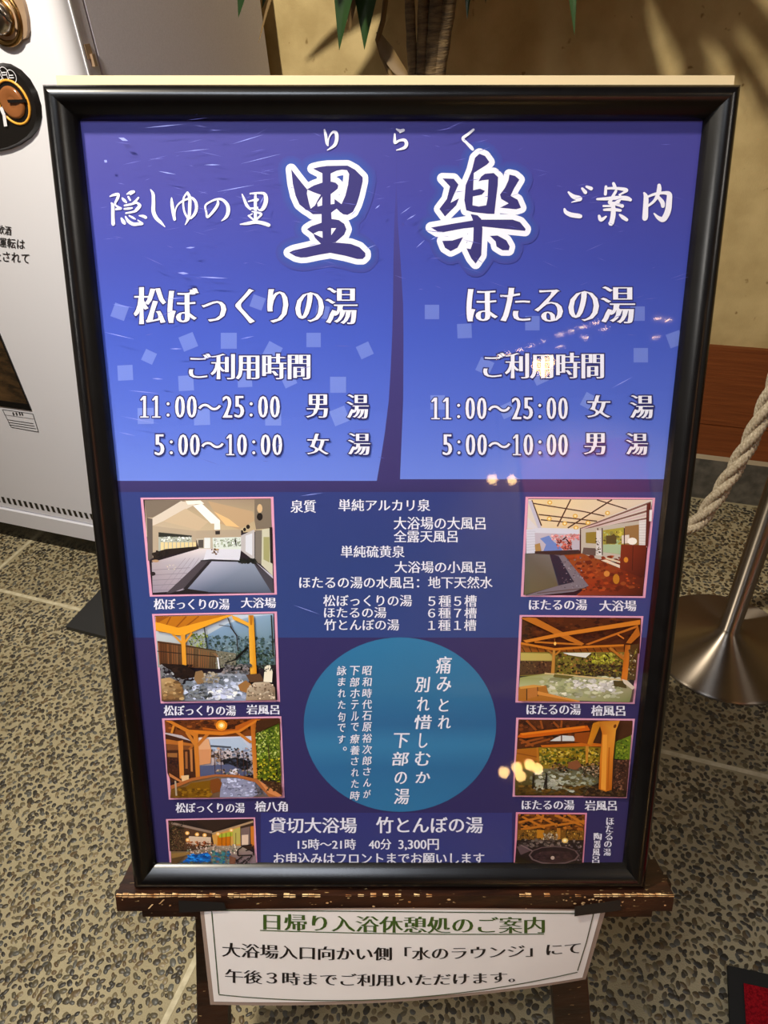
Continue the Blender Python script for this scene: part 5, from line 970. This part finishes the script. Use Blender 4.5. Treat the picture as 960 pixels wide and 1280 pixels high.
# ------------------------------------------------------------------ the room's warm lamps behind the viewer, mirrored in the pane
M_bulb = mat('warm_bulb', (255, 220, 150), .4, emit=((255, 206, 130), 45)); M_rim = mat('lamp_rim', (210, 200, 180), .4)
def mirror(px, py):
    r = ray(px, py); p = PX(px, py, GN); return p, r-2*r.dot(SN)*SN
def disc_rows(c, prof, n=20): return [[c+np.array([r*math.cos(t), r*math.sin(t), h]) for t in np.linspace(0, 2*math.pi, n, endpoint=False)] for r, h in prof]
for x, y in ((622, 446), (636, 441), (650, 436), (664, 431), (678, 425), (700, 417), (714, 412), (728, 407), (742, 402), (754, 410), (700, 432), (730, 420), (820, 420), (822, 397), (834, 399)):
    p, r = mirror(x, y); t = (2.6-p[2])/r[2]; c = p+r*t
    if c[1] < -6.8: continue
    d_ = empty('ceiling_downlight', 'small warm ceiling downlight behind the viewer, mirrored in the poster glass', 'lamp', loc=c, group='ceiling downlights')
    b = MB(); b.grid(disc_rows(c, [(.040, -.0005), (.040, -.012), (.030, -.012), (.028, -.004)]), closed=True); b.build('rim', M_rim, d_, d_)
    b = MB(); b.face(disc_rows(c, [(.028, -.005)])[0][::-1]); b.build('lens', M_bulb, d_, d_)
def bulb_lamp(name, label, pixels, dist, br, hang):
    C_ = [mirror(x, y) for x, y in pixels]; P = [p+r/np.linalg.norm(r)*dist for p, r in C_]; c = sum(P)/len(P)
    foot = np.array([c[0], c[1], 2.6 if hang else 0.]); root = empty(name, label, 'lamp', loc=foot); k = c+Z*(.12 if hang else -.12)
    b = MB(); b.tube([foot, k], .008, 8); b.build('stem', M_blackmetal, root, root)
    b = MB(); b.lathe(foot, [(.06, -.02 if hang else 0), (.06, 0 if hang else .02)], 24); b.build('mount', M_blackmetal, root, root)
    for q in P:
        b = MB(); b.tube([k, (k+q)/2+Z*(.02 if hang else -.02), q], .005, 6); a_ = b.build('arm', M_blackmetal, root, root)
        b = MB(); b.grid([[q+np.array([br*math.sin(f)*math.cos(t), br*math.sin(f)*math.sin(t), br*math.cos(f)]) for t in np.linspace(0, 2*math.pi, 14, endpoint=False)] for f in np.linspace(.02, math.pi-.02, 9)], closed=True); b.build('bulb', M_bulb, root, root)
bulb_lamp('pendant_lamp', 'warm pendant lamp with two bulbs behind the viewer, mirrored below the right timetable', [(616, 600), (640, 601)], 4.6, .035, True)
bulb_lamp('pendant_lamp', 'warm pendant lamp with three bulbs behind the viewer, mirrored in the right heading', [(672, 456), (686, 452), (680, 464)], 3.6, .035, True)
bulb_lamp('invented_lantern', 'made-up low lamp with five warm bulbs behind the viewer, mirrored on the lower right photograph', [(630, 966), (646, 960), (662, 956), (672, 961), (650, 970)], 1.5, .017, False)  # lantern made up to carry the warm spots in the pane

# the unseen wall behind the viewer; its red door is invented to tint the pane
YF = -5.2
M_front, _, _ = noisy(mat('front_wall_plaster', rough=.9), 4, (150, 128, 100), (170, 148, 118)); M_lacq = mat('red_lacquer', (176, 44, 40), .4)
b = MB(); b.box((-5, YF-.1, 0), (9.5, 0, 0), (0, .1, 0), (0, 0, 2.6)); struct(b.build('wall_front', M_front))
b = MB(); b.box((1.15, YF, .0), (1.05, 0, 0), (0, .05, 0), (0, 0, 2.1)); b.box((1.09, YF, .0), (.06, 0, 0), (0, .07, 0), (0, 0, 2.16)); b.box((2.20, YF, .0), (.06, 0, 0), (0, .07, 0), (0, 0, 2.16)); b.box((1.09, YF, 2.1), (1.17, 0, 0), (0, .07, 0), (0, 0, .06))
d1 = struct(b.build('red_tint_panel', M_lacq))  # added red panel, there only for its reddish reflection
light('tint_panel_light', 'SPOT', (1.6, YF+1.3, 2.5), 480, (1.0, .85, .7), (1.7, YF, 1.0), spot_size=math.radians(95), spot_blend=.5, shadow_soft_size=.05)  # added spot that brightens the red panel so its reflection shows
